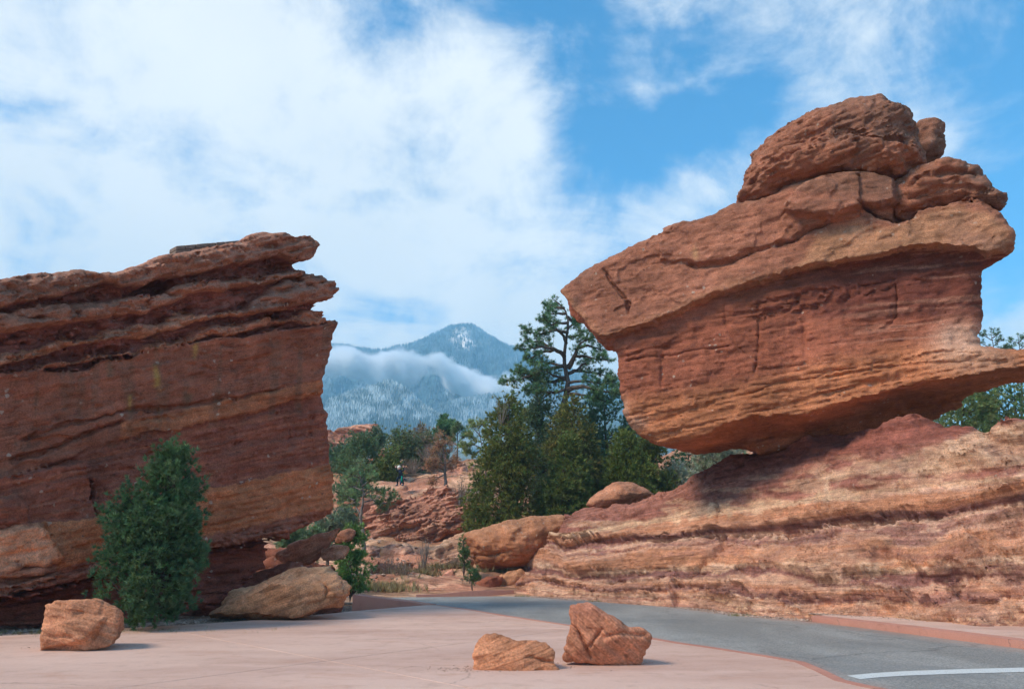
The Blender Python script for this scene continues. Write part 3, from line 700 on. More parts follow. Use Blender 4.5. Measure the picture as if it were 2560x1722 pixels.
    def color(U, V, X, W, n):
        Vw = V + 5 * fbm(U / 55, V / 22, 1, 3) + 2.2 * fbm(U / 14, V / 9, 2, 2)
        c = np.tile(np.array(RED), (len(U), 1)).astype(float)
        up = Vw < mtop(U)
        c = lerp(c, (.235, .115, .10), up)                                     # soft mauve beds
        for t_, b_, cc in ((B_top, B_bot, (.31, .175, .125)), (E_top, E_bot, (.40, .24, .165)), (F_top, F_bot, (.36, .19, .125)), (G_top, G_bot, (.34, .18, .12)), (D_top, D_bot, (.27, .16, .12))):
            c = lerp(c, cc, (Vw > pl(t_)(U)) & (Vw < pl(b_)(U)) & (U > t_[0][0]) & (U < t_[-1][0]))
        c = lerp(c, (.27, .165, .125), (Vw < pl(A_bot)(U)) & (U < 255)); c = lerp(c, (.29, .17, .125), (Vw < pl(C_bot)(U)) & (U > 238))
        m = ~up
        c = lerp(c, (.265, .125, .085), m & (Vw < stp(U)))
        ora = (Vw > np.interp(U, *zip(*q1([(700, 1330), (820, 1330), (1100, 1280), (1400, 1212), (1900, 1112), (2200, 1050)])))) & (Vw < stp(U)) & (U > 300)
        c = lerp(c, (.40, .185, .095), ora * .8)
        c = lerp(c, (.23, .10, .072), (Vw > stp(U)) & (Vw < bo(U)))
        lz = fbm(U / 160, (V + .2 * U) / 7, 3, 3)
        c = lerp(c, (.34, .17, .115), (Vw > stp(U)) * sstep(.25, .6, lz) * .6)
        c = lerp(c, (.40, .19, .10), (Vw > bo(U)) & (Vw < ov(U)))
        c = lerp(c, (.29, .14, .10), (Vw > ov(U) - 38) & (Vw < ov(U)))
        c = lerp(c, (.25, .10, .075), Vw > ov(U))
        pb = qw([(-400, 640), (0, 600), (100, 590), (250, 560), (340, 555), (380, 590), (430, 680), (480, 750), (510, 820), (500, 880), (380, 910), (250, 930), (-50, 1000), (-400, 1040)])
        c = lerp(c, (.50, .285, .18), region(U, Vw, pb, 6)); c = lerp(c, (.34, .20, .145), region(U, Vw, qw([(-400, 1000), (480, 900), (510, 1000), (200, 1150), (-400, 1240)]), 6) * .8)
        # dark varnish and lichen runs
        run = sstep(.1, .6, fbm(U / 22, V / 190, 6, 3)) * (Vw > mtop(U)) * (Vw < mtop(U) + 220)
        c = lerp(c, (.17, .115, .085), run * .55)
        for (x, y, w_, h_) in ((275, 925, 9, 60), (392, 945, 8, 80), (488, 870, 6, 26), (325, 1000, 4, 26), (470, 985, 14, 60)):
            ly = np.exp(-((U - x) / w_) ** 2 - ((V - y) / h_) ** 2) * sstep(0, .5, nz(X, 3.0, 3, 3) + .1)
            c = lerp(c, (.40, .34, .10) if x != 470 and x != 275 else (.15, .12, .08), ly * .7)
        ty = np.clip(n[:, 2], 0, 1) ** 2 * sstep(900, 700, V); c = lerp(c, (.30, .22, .175), ty * .7)
        c = c * (1 + .16 * nz(X, .6, 1, 4))[:, None]
        return c
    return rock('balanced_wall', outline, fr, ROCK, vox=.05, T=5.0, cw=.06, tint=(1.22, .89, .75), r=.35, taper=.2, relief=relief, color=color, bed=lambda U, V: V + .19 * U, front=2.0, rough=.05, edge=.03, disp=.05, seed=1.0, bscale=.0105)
wall = build_wall(); wall.name = 'sandstone_formation'
tag(wall, 'massive dark red layered sandstone formation with overhanging ledges filling the left side', 'rock formation')

def build_balanced():
    fr = Frame(at(1400, 1395, 31.5), at(2480, 1395, 25.0))
    body = q6([(42, 1035), (50, 990), (180, 885), (250, 868), (440, 770), (620, 685), (760, 655), (905, 590), (1050, 560), (1200, 480), (1400, 440), (1550, 440), (1700, 470), (1900, 520), (2080, 540),
               (2200, 605), (2250, 680), (2285, 740), (2270, 790), (2200, 850), (2140, 888), (2133, 930), (2145, 1040), (2140, 1110), (2122, 1160), (2120, 1230), (2132, 1272), (2331, 1280)]) + [(2640, 872), (2760, 890), (2740, 930), (2660, 945)]
    bot = q7([(2331, 325), (2150, 390), (1950, 440), (1800, 475), (1500, 520), (1190, 560), (1050, 612), (930, 630), (880, 615), (850, 600), (825, 580), (750, 585), (640, 600), (530, 612), (460, 590), (390, 540), (340, 470), (345, 430),
              (335, 380), (318, 300), (318, 200), (295, 150), (250, 135), (180, 50)]) + q6([(110, 1150), (60, 1090)])
    outline = body + bot
    brow = q6([(40, 1000), (200, 1200), (250, 1250), (300, 1240), (400, 1205), (560, 1150), (750, 1062), (870, 1010), (1100, 950), (1300, 890), (1500, 858), (1700, 825), (1900, 790), (2020, 800), (2150, 850), (2300, 800)])
    bw = pl(brow)
    und = q7([(2700, 240), (2331, 235), (2200, 245), (2000, 290), (1750, 325), (1500, 395), (1200, 460), (1000, 470), (850, 520), (700, 575), (600, 600), (400, 640)]); un = pl(und)
    shelf = q6([(2000, 1275), (2132, 1285), (2331, 1290), (2700, 1300)]); sh = pl(shelf)
    lam = [q7([(330, 210), (600, 170), (900, 120)]), q7([(450, 530), (700, 430), (900, 390), (1100, 315), (1300, 280), (1500, 232), (1750, 200), (1900, 168), (2100, 165)]),
           q7([(1050, 330), (1300, 300), (1600, 240), (1900, 215), (2331, 195)]), q7([(520, 560), (800, 500), (1050, 440), (1300, 380), (1500, 330), (1900, 260), (2331, 200), (2600, 195)]),
           q6([(320, 1340), (500, 1290), (620, 1275)]), q6([(1150, 1030), (1300, 1010), (1480, 975), (1700, 960), (1900, 970)])]
    crk = q6([(640, 850), (720, 890), (790, 880), (860, 860), (960, 835), (1050, 800), (1200, 745), (1330, 690), (1400, 640)])
    def relief(U, V, A, B, d):
        Vw = V + 6 * fbm(U / 70, V / 26, 11, 3) + 2 * fbm(U / 15, V / 9, 12, 2)
        R = np.zeros_like(U)
        on = sstep(1, -3, Vw - bw(U)) * (U > 1400)
        bt = np.clip(1 - (bw(U) - Vw) / 70, 0, 1)
        R = R + on * (.40 + .16 * bt)
        # neck fades into the lip at the right end, deeper
        R = R - .25 * sstep(1900, 2200, U) * (1 - on) * sstep(900, 800, V)
        R = groove(R, U, Vw, crk, 5, .4)
        R = R + on * .18 * sstep(4, -4, Vw - pl(crk)(U)) * (U > 1650) * (U < 2150)
        R = groove(R, U, V, q6([(245, 885), (275, 920), (300, 970), (345, 1020), (385, 1070), (380, 1130)]), 2.6, .35, True)
        # block above the lip
        R = R + .5 * region(U, Vw, q6([(1150, 590), (1250, 480), (1400, 425), (1560, 425), (1690, 450), (1700, 560), (1690, 660), (1600, 640), (1500, 600), (1380, 650), (1200, 640)]), 10)
        R = R - .8 * region(U, Vw, q6([(1690, 600), (1760, 590), (1950, 540), (2100, 560), (2000, 590), (1850, 610), (1760, 670), (1690, 690), (1600, 660), (1500, 610)]), 6)
        # main face
        mf = 1 - on
        for l_ in lam: R = groove(R, U, Vw, l_, 2.0, .11)
        bk = region(U, Vw, q6([(980, 1060), (1200, 1010), (1500, 960), (1700, 950), (1700, 1000), (1400, 1070), (1200, 1110), (1000, 1140)]), 10)
        R = R + bk * (.05 * np.sign(fbm(U / 12, (V + .2 * U) / 5.5, 21, 2)) - .05)
        R = groove(R, U, V, q6([(850, 1050), (860, 1180), (900, 1260), (960, 1320), (1020, 1335)]), 1.6, .10, True)
        R = groove(R, U, V, q6([(1025, 1130), (1018, 1280), (1012, 1350), (995, 1440)]), 2.0, .13, True)
        R = groove(R, U, V, q6([(1700, 960), (1705, 1050), (1700, 1130), (1640, 1200)]), 2.0, .12, True)
        R = groove(R, U, V, q6([(1240, 1130), (1245, 1230), (1250, 1330)]), 3, .08, True)
        R = groove(R, U, V, q6([(540, 1300), (545, 1400), (540, 1500)]), 2, .1, True)
        R = R + mf * .07 * fbm(U / 40, V / 70, 8, 3) * sstep(1100, 950, V) + mf * .03 * fbm(U / 90, (V + .16 * U) / 4.5, 13, 3)
        R = R + mf * (.03 * blocks(U, Vw, 90, 22, .17, 13) + .016 * blocks(U, Vw, 30, 6.5, .17, 15) * sstep(-.3, .3, fbm(U / 90, V / 60, 16, 2))) + on * (.05 * blocks(U, Vw, 110, 34, .45, 17) + .02 * blocks(U, Vw, 30, 10, .4, 19))
        lo = sstep(960, 1040, Vw + .18 * (U - 1600))
        R = R + lo * mf * .06 * fbm(U / 130, (V + .22 * U) / 5.5, 17, 3)
        # right-hand shelf thickens forward
        sh_ = sstep(-4, 6, Vw - sh(U)) * (U > 2380)
        R = R + .55 * sstep(2250, 2460, U) * sstep(-14, 10, Vw - sh(U))
        # undersurface turning back towards the contact
        t = np.maximum(Vw - un(U), 0) * (U > 1640)
        R = R - np.minimum(.055 * t, 2.7) - .12 * sstep(0, 6, t)
        R = R + (t > 0) * .12 * fbm(U / 80, (V + .22 * U) / 6, 27, 3)
        # rounded prow at the left
        R = R - .35 * np.clip(1 - (U - 1400) / 150, 0, 1) ** 2 * (V < 900)
        return R
    def color(U, V, X, W, n):
        Vw = V + 6 * fbm(U / 70, V / 26, 11, 3) + 2 * fbm(U / 15, V / 9, 12, 2)
        c = np.tile(np.array([.335, .145, .095]), (len(U), 1)).astype(float)
        on = Vw < bw(U)
        c = lerp(c, (.37, .195, .135), on)
        c = lerp(c, (.44, .26, .165), on * sstep(40, 8, bw(U) - Vw) * .8)
        lip = region(U, Vw, q6([(1200, 900), (1320, 720), (1500, 660), (1650, 700), (1800, 640), (1950, 580), (2150, 610), (2290, 740), (2200, 850), (1900, 790), (1500, 860)]), 20)
        c = lerp(c, (.47, .30, .19), lip)
        c = lerp(c, (.30, .18, .13), on & (Vw < 480) & (U > 1980))
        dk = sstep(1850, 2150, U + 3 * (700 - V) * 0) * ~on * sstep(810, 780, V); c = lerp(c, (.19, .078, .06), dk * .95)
        band = fbm(U / 220, (V + .1 * U) / 8, 31, 3) 
        c = lerp(c, (.42, .25, .19), sstep(.35, .7, band) * ~on * sstep(2000, 2250, U) * .8)
        oz = sstep(0, 70, Vw - pl(q7([(300, 330), (900, 250), (1300, 150), (1700, 70), (2130, 0)]))(U)); c = lerp(c, (.50, .255, .135), oz * .85)
        c = lerp(c, (.41, .175, .115), sstep(60, 0, Vw - bw(U)) * ~on * sstep(1900, 1700, U) * .6)
        gp = np.exp(-((U - 2400) / 60) ** 2 - ((V - 850) / 42) ** 2); c = lerp(c, (.54, .42, .34), np.clip(gp * 1.3, 0, .85))
        gp = np.exp(-((U - 2440) / 90) ** 2 - ((V - 900) / 30) ** 2); c = lerp(c, (.50, .38, .29), np.clip(gp, 0, .6))
        gp = np.exp(-((U - 1560) / 12) ** 2 - ((V - 1025) / 26) ** 2) + np.exp(-((U - 1590) / 22) ** 2 - ((V - 1060) / 16) ** 2); c = lerp(c, (.60, .44, .34), np.clip(gp, 0, .7))
        c = lerp(c, (.55, .42, .22), np.exp(-((U - 1738) / 7) ** 2 - ((V - 634) / 16) ** 2) * .6)
        dkp = np.exp(-((U - 1440) / 10) ** 2 - ((V - 750) / 20) ** 2); c = lerp(c, (.16, .11, .09), dkp * .6)
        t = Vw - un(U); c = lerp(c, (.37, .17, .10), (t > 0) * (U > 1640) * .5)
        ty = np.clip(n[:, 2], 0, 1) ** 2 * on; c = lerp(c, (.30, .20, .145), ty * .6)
        c = lerp(c, (.27, .17, .13), sstep(.1, .7, nz(X, .45, 44, 4)) * on * .6)
        return c * (1 + .2 * nz(X, .55, 4, 4))[:, None]
    root = empty('balanced_rock', (9.0, 30.5, 5.8))
    tag(root, 'huge red sandstone rock balanced on a narrow base on the banded ledge', 'balanced rock')
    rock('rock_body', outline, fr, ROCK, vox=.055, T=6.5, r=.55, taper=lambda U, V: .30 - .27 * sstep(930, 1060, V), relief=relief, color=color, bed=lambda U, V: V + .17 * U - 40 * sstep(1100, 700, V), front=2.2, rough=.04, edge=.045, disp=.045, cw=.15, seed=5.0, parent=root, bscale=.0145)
    # dome of the top
    capo = q6([(905, 585), (900, 560), (905, 530), (925, 505), (940, 498), (932, 450), (940, 400), (990, 330), (1060, 260), (1150, 180), (1300, 110), (1420, 75), (1520, 48), (1640, 46), (1720, 70), (1780, 120), (1800, 180),
               (1800, 230), (1830, 290), (1855, 340), (1858, 385), (1800, 425), (1750, 480), (1500, 500), (1250, 530), (1100, 580), (1000, 590)])
    def reliefc(U, V, A, B, d):
        Vw = V + 5 * fbm(U / 40, V / 20, 41, 3)
        R = .55 - .9 * np.clip(1 + d / 1.9, 0, 1) ** 2
        up = q6([(1380, 200), (1450, 215), (1500, 245), (1560, 250), (1640, 268), (1700, 255), (1760, 285), (1850, 300)])
        R = groove(R, U, Vw, up, 5, .55)
        R = R + .35 * region(U, Vw, q6([(1100, 380), (1250, 300), (1500, 250), (1640, 270), (1660, 350), (1640, 400), (1400, 420), (1200, 450), (1080, 520), (960, 560), (1020, 470)]), 14)
        R = groove(R, U, Vw, q6([(1290, 425), (1400, 412), (1500, 405), (1560, 410)]), 5, .35)
        R = groove(R, U, Vw, q6([(940, 500), (1010, 440), (1060, 380)]), 5, .3)
        R = groove(R, U, Vw, q6([(960, 560), (1050, 530), (1150, 480), (1250, 450), (1350, 440), (1500, 430)]), 7, .6)
        R = groove(R, U, Vw, q6([(1000, 400), (1150, 300), (1300, 230), (1420, 190)]), 2, .08)
        R = R + .3 * region(U, Vw, q6([(1650, 280), (1740, 265), (1840, 330), (1850, 390), (1760, 420), (1680, 420), (1640, 340)]), 10)
        return R + .06 * fbm(U / 60, (V + .3 * U) / 5, 43, 3) + .06 * blocks(U, Vw, 60, 14, .4, 23)
    def colorc(U, V, X, W, n):
        c = np.tile(np.array([.355, .185, .125]), (len(U), 1)).astype(float)
        c = lerp(c, (.25, .165, .13), sstep(-.1, .5, nz(X, .5, 7, 3)) * .9); c = lerp(c, (.40, .20, .13), sstep(.1, .6, nz(X, .45, 17, 3)) * (U < 2080))
        c = lerp(c, (.235, .15, .115), (V < 340) * (U > 2080) * .6)
        return lerp(c, (.29, .21, .16), np.clip(n[:, 2], 0, 1) ** 2 * .6)
    f2 = Frame(at(1400, 1395, 31.0), at(2480, 1395, 24.5))
    rock('top_boulder', capo, f2, ROCK, vox=.055, T=4.2, r=.9, taper=.3, relief=reliefc, color=colorc, bed=lambda U, V: V + .42 * U, front=1.6, rough=.08, edge=.07, disp=.08, cw=.85, seed=9.0, parent=root, bscale=.0145)
    kn = q6([(1790, 250), (1800, 185), (1830, 155), (1880, 150), (1930, 150), (1948, 180), (1952, 230), (1956, 280), (1935, 330), (1895, 372), (1850, 395), (1800, 380)])
    f3 = Frame(at(1400, 1395, 33.0), at(2480, 1395, 26.5))
    rock('rock_knob', kn, f3, ROCK, vox=.075, T=2.6, r=.5, taper=.3, color=colorc, relief=lambda U, V, A, B, d: .3 - .5 * np.clip(1 + d / 1.0, 0, 1) ** 2, bed=lambda U, V: V + .3 * U, front=.9, rough=.1, edge=.08, disp=.08, cw=.6, seed=12.0, parent=root)
    bk = q6([(1660, 520), (1700, 460), (1760, 425), (1855, 397), (1990, 372), (2060, 388), (2145, 410), (2128, 432), (2150, 440), (2192, 465), (2200, 500), (2240, 535), (2238, 580), (2228, 622), (2150, 605), (2050, 590), (1950, 600), (1850, 640), (1700, 650)])
    def reliefb(U, V, A, B, d):
        Vw = V + 4 * fbm(U / 40, V / 20, 51, 3)
        R = .5 - .5 * np.clip(1 + d / 1.2, 0, 1) ** 2
        R = groove(R, U, Vw, q6([(1750, 480), (1850, 440), (1950, 420), (2060, 415), (2130, 432)]), 4, .3)
        R = groove(R, U, Vw, q6([(1720, 560), (1850, 520), (1980, 490), (2100, 500), (2200, 520)]), 4, .25)
        return R
    rock('back_ledge', bk, Frame(at(1400, 1395, 31.2), at(2480, 1395, 24.8)), ROCK, vox=.07, T=3.4, r=.5, taper=.3, color=colorc, relief=reliefb, bed=lambda U, V: V + .1 * U, front=1.2, rough=.1, edge=.07, disp=.1, seed=15.0, parent=root)
    return root
build_balanced()

def build_shelf():
    g0 = gnd(1287, 1484); g1 = gnd(2560, 1588); fr = Frame(g0, g1, math.radians(44))
    topl = [(1283, 1429), (1291, 1400), (1300, 1370), (1307, 1346), (1322, 1326), (1342, 1311), (1390, 1284), (1425, 1273), (1459, 1264), (1520, 1255), (1584, 1246), (1629, 1229), (1682, 1216), (1722, 1194), (1756, 1173), (1785, 1149), (1815, 1137),
            (1846, 1128), (1911, 1115), (2000, 1098), (2070, 1084), (2139, 1072), (2210, 1062), (2300, 1048), (2367, 1044), (2423, 1050), (2468, 1060), (2560, 1049), (2700, 1035), (2900, 1020)]
    base = [(2900, 1610), (2560, 1576), (2331, 1572), (2028, 1552), (1888, 1541), (1699, 1514), (1660, 1512), (1446, 1500), (1287, 1490)]
    sunk = [(u, v + 16 + 50 * (u - 1287) / 1300) for u, v in base]
    K1 = pl([(1280, 1372), (1307, 1360), (1338, 1351), (1376, 1353), (1394, 1356), (1411, 1370), (1440, 1362), (1480, 1351), (1532, 1346), (1584, 1334), (1608, 1339), (1700, 1332), (1723, 1329), (1802, 1321), (1888, 1317), (1970, 1307), (2057, 1297), (2127, 1286), (2197, 1279), (2300, 1278), (2362, 1276), (2403, 1264), (2485, 1247), (2560, 1235), (2900, 1180)])
    TP = pl(topl); BS = pl(base)
    def scoord(U, V):
        k = K1(U); s = np.where(V > k, (V - k) / (BS(U) - k), -(k - V) / np.maximum(k - TP(U), 45)); return s
    S_ = [-1.2, -.95, -.8, -.66, -.55, -.42, -.34, -.27, -.2, -.03, 0, .035, .06, .10, .15, .19, .24, .40, .45, .475, .50, .55, .58, .66, .72, .745, .775, .80, .87, .90, .93, 1.0, 1.1]
    R_ = [0, 0, 0, .05, .02, .05, .03, .05, .18, .38, .36, -.36, -.32, .02, .06, -.06, .10, .22, .16, .18, -.02, -.06, .10, .20, .16, -.05, -.06, .14, .16, -.02, .12, .1, .1]
    cm = {'r': (.36, .185, .14), 'p': (.28, .155, .135), 'c': CREAM, 'o': (.49, .275, .165), 'k': (.58, .40, .29), 'm': (.42, .25, .185)}
    C_ = [cm[x] for x in 'r r m r p r c k o o m p p k p k o o c c p p k o m p p o k c o k m'.split()]
    S_, R_ = np.array(S_), np.array(R_); C_ = np.array(C_)
    def warp(U, V):
        s = scoord(U, V)
        pin = np.clip(np.abs(s) * 6, .15, 1)
        w = .09 * fbm(U / 190, V / 80, 61, 3) + .035 * fbm(U / 45, V / 14, 62, 3) + .016 * fbm(U / 9, V / 5, 63, 2)
        return s + w * pin
    cr_d = [(1800, 1318), (1802, 1345), (1800, 1370), (1781, 1399), (1736, 1432), (1703, 1457), (1690, 1485), (1688, 1508)]
    cr_v = [(2043, 1235), (2053, 1268), (2057, 1294), (2068, 1330), (2075, 1350)]
    cr_w = [(1788, 1240), (1793, 1270), (1800, 1316)]
    pads = q8([(-400, 300), (400, 330)])
    def relief(U, V, A, B, d):
        s = warp(U, V); sc = sstep(1280, 1500, U) * .35 + .65
        R = np.interp(s, S_, R_) * sc * 1.15
        # thin beds, stronger at the right end where they open up
        right = sstep(2050, 2300, U)
        bd = fbm(U / 170, s * 16, 71, 3)
        R = R + (.04 + .09 * right) * np.clip(bd * .7, -.5, .5) * sstep(.02, .12, np.abs(s)) * (s > -.35)
        R = R - .24 * right * sstep(.1, .6, fbm(U / 140, s * 7, 75, 2)) * (s > .1)
        R = R + .045 * blocks(U, s * 190, 160, 9, 0, 27) + .012 * blocks(U, s * 190, 40, 3.5, 0, 29)
        # broad swelling of the big orange bed; hollows
        R = R + .30 * fbm(U / 160, V / 70, 73, 2) + .06 * fbm(U / 18, V / 12, 74, 3)
        R = groove(R, U, V, cr_d, 3, .4, True); R = groove(R, U, V, cr_v, 2.4, .28, True); R = groove(R, U, V, cr_w, 2, .2, True)
        # left part below the diagonal joint stands a little proud
        x = np.interp(V, [1318, 1370, 1399, 1432, 1457, 1508], [1802, 1800, 1781, 1736, 1703, 1688]); R = R + .22 * (U < x) * (V > 1345) * sstep(1283, 1400, U)
        # plinth the balanced rock stands on
        pz = region(U, V, [(1735, 1190), (1790, 1150), (1846, 1128), (2139, 1072), (2300, 1030), (2430, 1040), (2475, 1062), (2400, 1085), (2230, 1120), (2050, 1148), (1900, 1175), (1800, 1205)], 26)
        R = R + .06 * pz + .05 * pz * fbm(U / 60, V / 10, 77, 3)
        # knobbly top beds
        tp = sstep(-.3, -.5, s); R = R + tp * (1 - .75 * pz) * (.13 * fbm(U / 44, (V + .3 * U) / 13, 78, 4))
        R = R - 2.2 * np.clip((1345 - U) / 60, 0, 1) ** 2 * 0
        return R
    def color(U, V, X, W, n):
        s = warp(U, V)
        c = np.stack([np.interp(s, S_, C_[:, i]) for i in range(3)], 1)
        f = fbm(U / 190, s * 13, 81, 3); g = nz(X, .9, 82, 4)
        c = lerp(c, cm['p'], sstep(.15, .5, f) * (s > .03) * sstep(1900, 2300, U) * .5)
        c = lerp(c, cm['k'], sstep(.2, .5, fbm(U / 150, s * 18, 83, 3)) * .38)
        c = lerp(c, cm['p'], sstep(.25, .55, fbm(U / 120, s * 13, 84, 3)) * .35 * (s > 0))
        # mauve top with cream splashes
        tp = sstep(-.3, -.42, s); c = lerp(c, (.33, .165, .13), tp * .8)
        sp = sstep(.12, .4, fbm(U / 60, V / 17, 85, 4)); c = lerp(c, (.60, .44, .30), tp * sp * .65 * sstep(-.75, -.6, s))
        # bleached tongue from the upper right
        tong = region(U, V + 6 * fbm(U / 30, V / 14, 87, 3), [(2032, 1188), (2120, 1172), (2230, 1150), (2330, 1118), (2420, 1088), (2470, 1066), (2560, 1050), (2900, 1020), (2900, 1120), (2560, 1158), (2450, 1178), (2330, 1188), (2220, 1183), (2120, 1190), (2095, 1206), (2062, 1204)], 10)
        c = lerp(c, (.66, .52, .36), tong * .9 * (.75 + .35 * nz(X, 2.0, 88, 3)))
        c = lerp(c, (.63, .50, .36), region(U + 3 * fbm(V / 9, U / 9, 2, 2), V, [(2062, 1190), (2072, 1190), (2074, 1240), (2069, 1262), (2064, 1240)], 4))
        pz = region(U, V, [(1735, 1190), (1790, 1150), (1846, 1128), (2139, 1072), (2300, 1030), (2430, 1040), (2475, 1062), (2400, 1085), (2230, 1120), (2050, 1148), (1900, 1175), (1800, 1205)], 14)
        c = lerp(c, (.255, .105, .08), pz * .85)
        # cream rims where the soft bed drips over the orange one
        rim = np.exp(-((s + .27 + .06 * fbm(U / 16, V / 30, 89, 2)) / .05) ** 2); c = lerp(c, (.66, .53, .36), rim * .8 * (U < 2150))
        for s0, w0, k0 in ((.085, .018, .7), (.455, .016, .8), (.50, .010, .5), (.60, .008, .5), (.79, .014, .8), (.955, .016, .6)):
            kk = np.exp(-((s - s0 + .012 * fbm(U / 22, V / 12, s0 * 50, 2)) / w0) ** 2) * sstep(-.35, .1, fbm(U / 110, V / 40, s0 * 70, 2)); c = lerp(c, (.74, .58, .43), kk * k0)
        for s0, w0 in ((.02, .022), (.53, .022), (.76, .016), (.92, .012)):
            kk = np.exp(-((s - s0) / w0) ** 2); c = lerp(c, (.22, .12, .105), kk * .7)
        return c * (1 + .16 * nz(X, .7, 90, 4))[:, None]
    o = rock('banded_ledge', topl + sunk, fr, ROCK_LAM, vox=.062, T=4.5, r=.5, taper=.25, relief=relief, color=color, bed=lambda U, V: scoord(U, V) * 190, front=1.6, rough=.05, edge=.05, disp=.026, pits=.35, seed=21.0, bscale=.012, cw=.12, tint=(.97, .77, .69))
    tag(o, 'long sloping ledge of cream orange and mauve banded sandstone along the right roadside', 'rock ledge')
build_shelf()

# ------------------------------------------------------------------ boulders
def hue(base, amt=.18, f=1.3, seed=0, top=None, extra=None):
    def fn(U, V, X, W, n):
        c = np.tile(np.array(base), (len(U), 1)).astype(float)
        k = nz(X, f, seed, 4); c = c * (1 + amt * k)[:, None]
        c = lerp(c, np.array(base) * (.72, .62, .6), sstep(.15, .6, nz(X, f * .6, seed + 5, 3)) * .6)
        if top is not None: c = lerp(c, top, np.clip(n[:, 2], 0, 1) ** 1.5 * .7)
        if extra: c = extra(c, U, V, X)
        return c
    return fn
def facs(seed, n, w, h, c0, tight=.86):
    """random cutting planes round a boulder: broken faces"""
    r = random.Random(seed); out = []
    for i in range(n):
        a = r.uniform(0, 2 * math.pi); k = r.uniform(-.9, .3); na, nb, nc = math.cos(a) * math.sqrt(1 - k * k), math.sin(a) * math.sqrt(1 - k * k), k
        sup = abs(na) * w / 2 + abs(nb) * h / 2
        out.append((na, nb, nc, sup))
    return out
def boulder(label, outline, y, mat=ROCK_BOULDER, turn=0, vox=.03, T=1.2, col=(.47, .25, .16), seed=0, relief=None, r=.07, taper=.25, disp=.05, lean=0, bedk=.2, flat=1.0, sink=0, cw=None, top=None, rough=.04, bump=1, cat='boulder', name='boulder', group=None, edge=.03, front=.6, bscale=.012, extra=None, slope=0.0):
    us = [p[0] for p in outline]; uc = (min(us) + max(us)) / 2
    if sink: vm = max(p[1] for p in outline); vt = min(p[1] for p in outline); outline = [(u, v + sink * sstep(vt + .6 * (vm - vt), vm, v)) for u, v in outline]
    x = (uc - CX) / F_PX * y
    fr = flat_frame(y, turn, x, lean)
    def rl(U, V, A, B, d):
        R = (relief(U, V, A, B, d) if relief else .0) + np.zeros_like(U)
        if slope:   # face leans back towards the top
            bmin = fr.ab(uc, max(p[1] for p in outline))[1]; R = R - slope * np.maximum(B - bmin - .1, 0)
        # broken planes: largest of a few random tilted planes, seen as facets
        r_ = np.random.default_rng(int(seed * 10) + 3); w = (A.max() - A.min()); fac = np.full(A.shape, 9.0)
        ca, cb = (A.max() + A.min()) / 2, (B.max() + B.min()) / 2
        fac_on = 1
        for i in range(9):
            ang = r_.uniform(0, 6.28); g = r_.uniform(.15, .8); dist = r_.uniform(.08, .42) * w
            t = (A - ca) * math.cos(ang) + (B - cb) * math.sin(ang); fac = np.minimum(fac, -g * np.maximum(t - dist * .5, -9) + .0)
        # chips: small tilted planes in uneven cells
        gx, gy = A / (w * .17) + .5 * fbm(A * 2 / w, B * 2 / w, seed, 2), B / (w * .13); ix, iy = np.floor(gx), np.floor(gy)
        h1, h2, h3 = _h(ix.astype(int), iy.astype(int), 3), _h(ix.astype(int), iy.astype(int), 5), _h(ix.astype(int), iy.astype(int), 7)
        chip = ((gx - ix - .5) * h1 + (gy - iy - .5) * h2 + h3) * w * .018
        return R + flat * (np.clip(fac, -T * .4, .25 * w) * .8 + chip * .5)
    return tag(rock(name, outline, fr, mat, vox=vox, T=T, r=r, taper=taper, relief=rl, color=hue(col, seed=seed, top=top, extra=extra), bed=lambda U, V: V + bedk * U, front=front, rough=rough, edge=edge, disp=disp, seed=seed + .5, bscale=bscale, cw=cw, pits=.25, tint=(.98, .76, .63)), label, cat, group)
boulder('squared orange sandstone boulder on the plaza in front of the spreading conifer', q2([(228, 1330), (240, 1200), (262, 1045), (300, 1015), (430, 1012), (580, 1010), (640, 1022), (700, 1042), (733, 1080), (730, 1180), (712, 1278), (600, 1300), (500, 1318), (400, 1328), (280, 1334)]),
        15.0, cw=.22, sink=16, flat=.7, vox=.022, T=1.15, col=(.50, .28, .18), seed=31, bedk=-.3, disp=.035, relief=lambda U, V, A, B, d: groove(groove(groove(.12 * region(U, V, q2([(240, 1200), (400, 1150), (520, 1110), (640, 1135), (560, 1230), (500, 1280), (240, 1330)]), 8), U, V, q2([(400, 1090), (500, 1105), (640, 1140), (700, 1130)]), 3, .08), U, V, q2([(560, 1290), (580, 1230), (650, 1140)]), 3, .06, True), U, V, q2([(250, 1240), (350, 1250), (480, 1240)]), 3, .05))
boulder('low orange boulder on the plaza, the flatter of the pair beside the road', q5([(238, 1418), (222, 1300), (228, 1215), (300, 1150), (390, 1128), (440, 1140), (500, 1162), (580, 1188), (690, 1190), (780, 1222), (842, 1318), (830, 1352), (878, 1412), (740, 1420), (600, 1426), (350, 1438), (260, 1432)]),
        12.5, cw=.15, sink=14, flat=.7, vox=.02, T=.9, col=(.53, .285, .175), seed=34, bedk=.35, disp=.03, slope=.25, relief=lambda U, V, A, B, d: groove(groove(-.12 * sstep(1640, 1590, V) + 0 * U, U, V, q5([(600, 1330), (700, 1345), (760, 1370), (870, 1375)]), 3, .09), U, V, q5([(340, 1360), (500, 1290), (700, 1200)]), 3, .05))
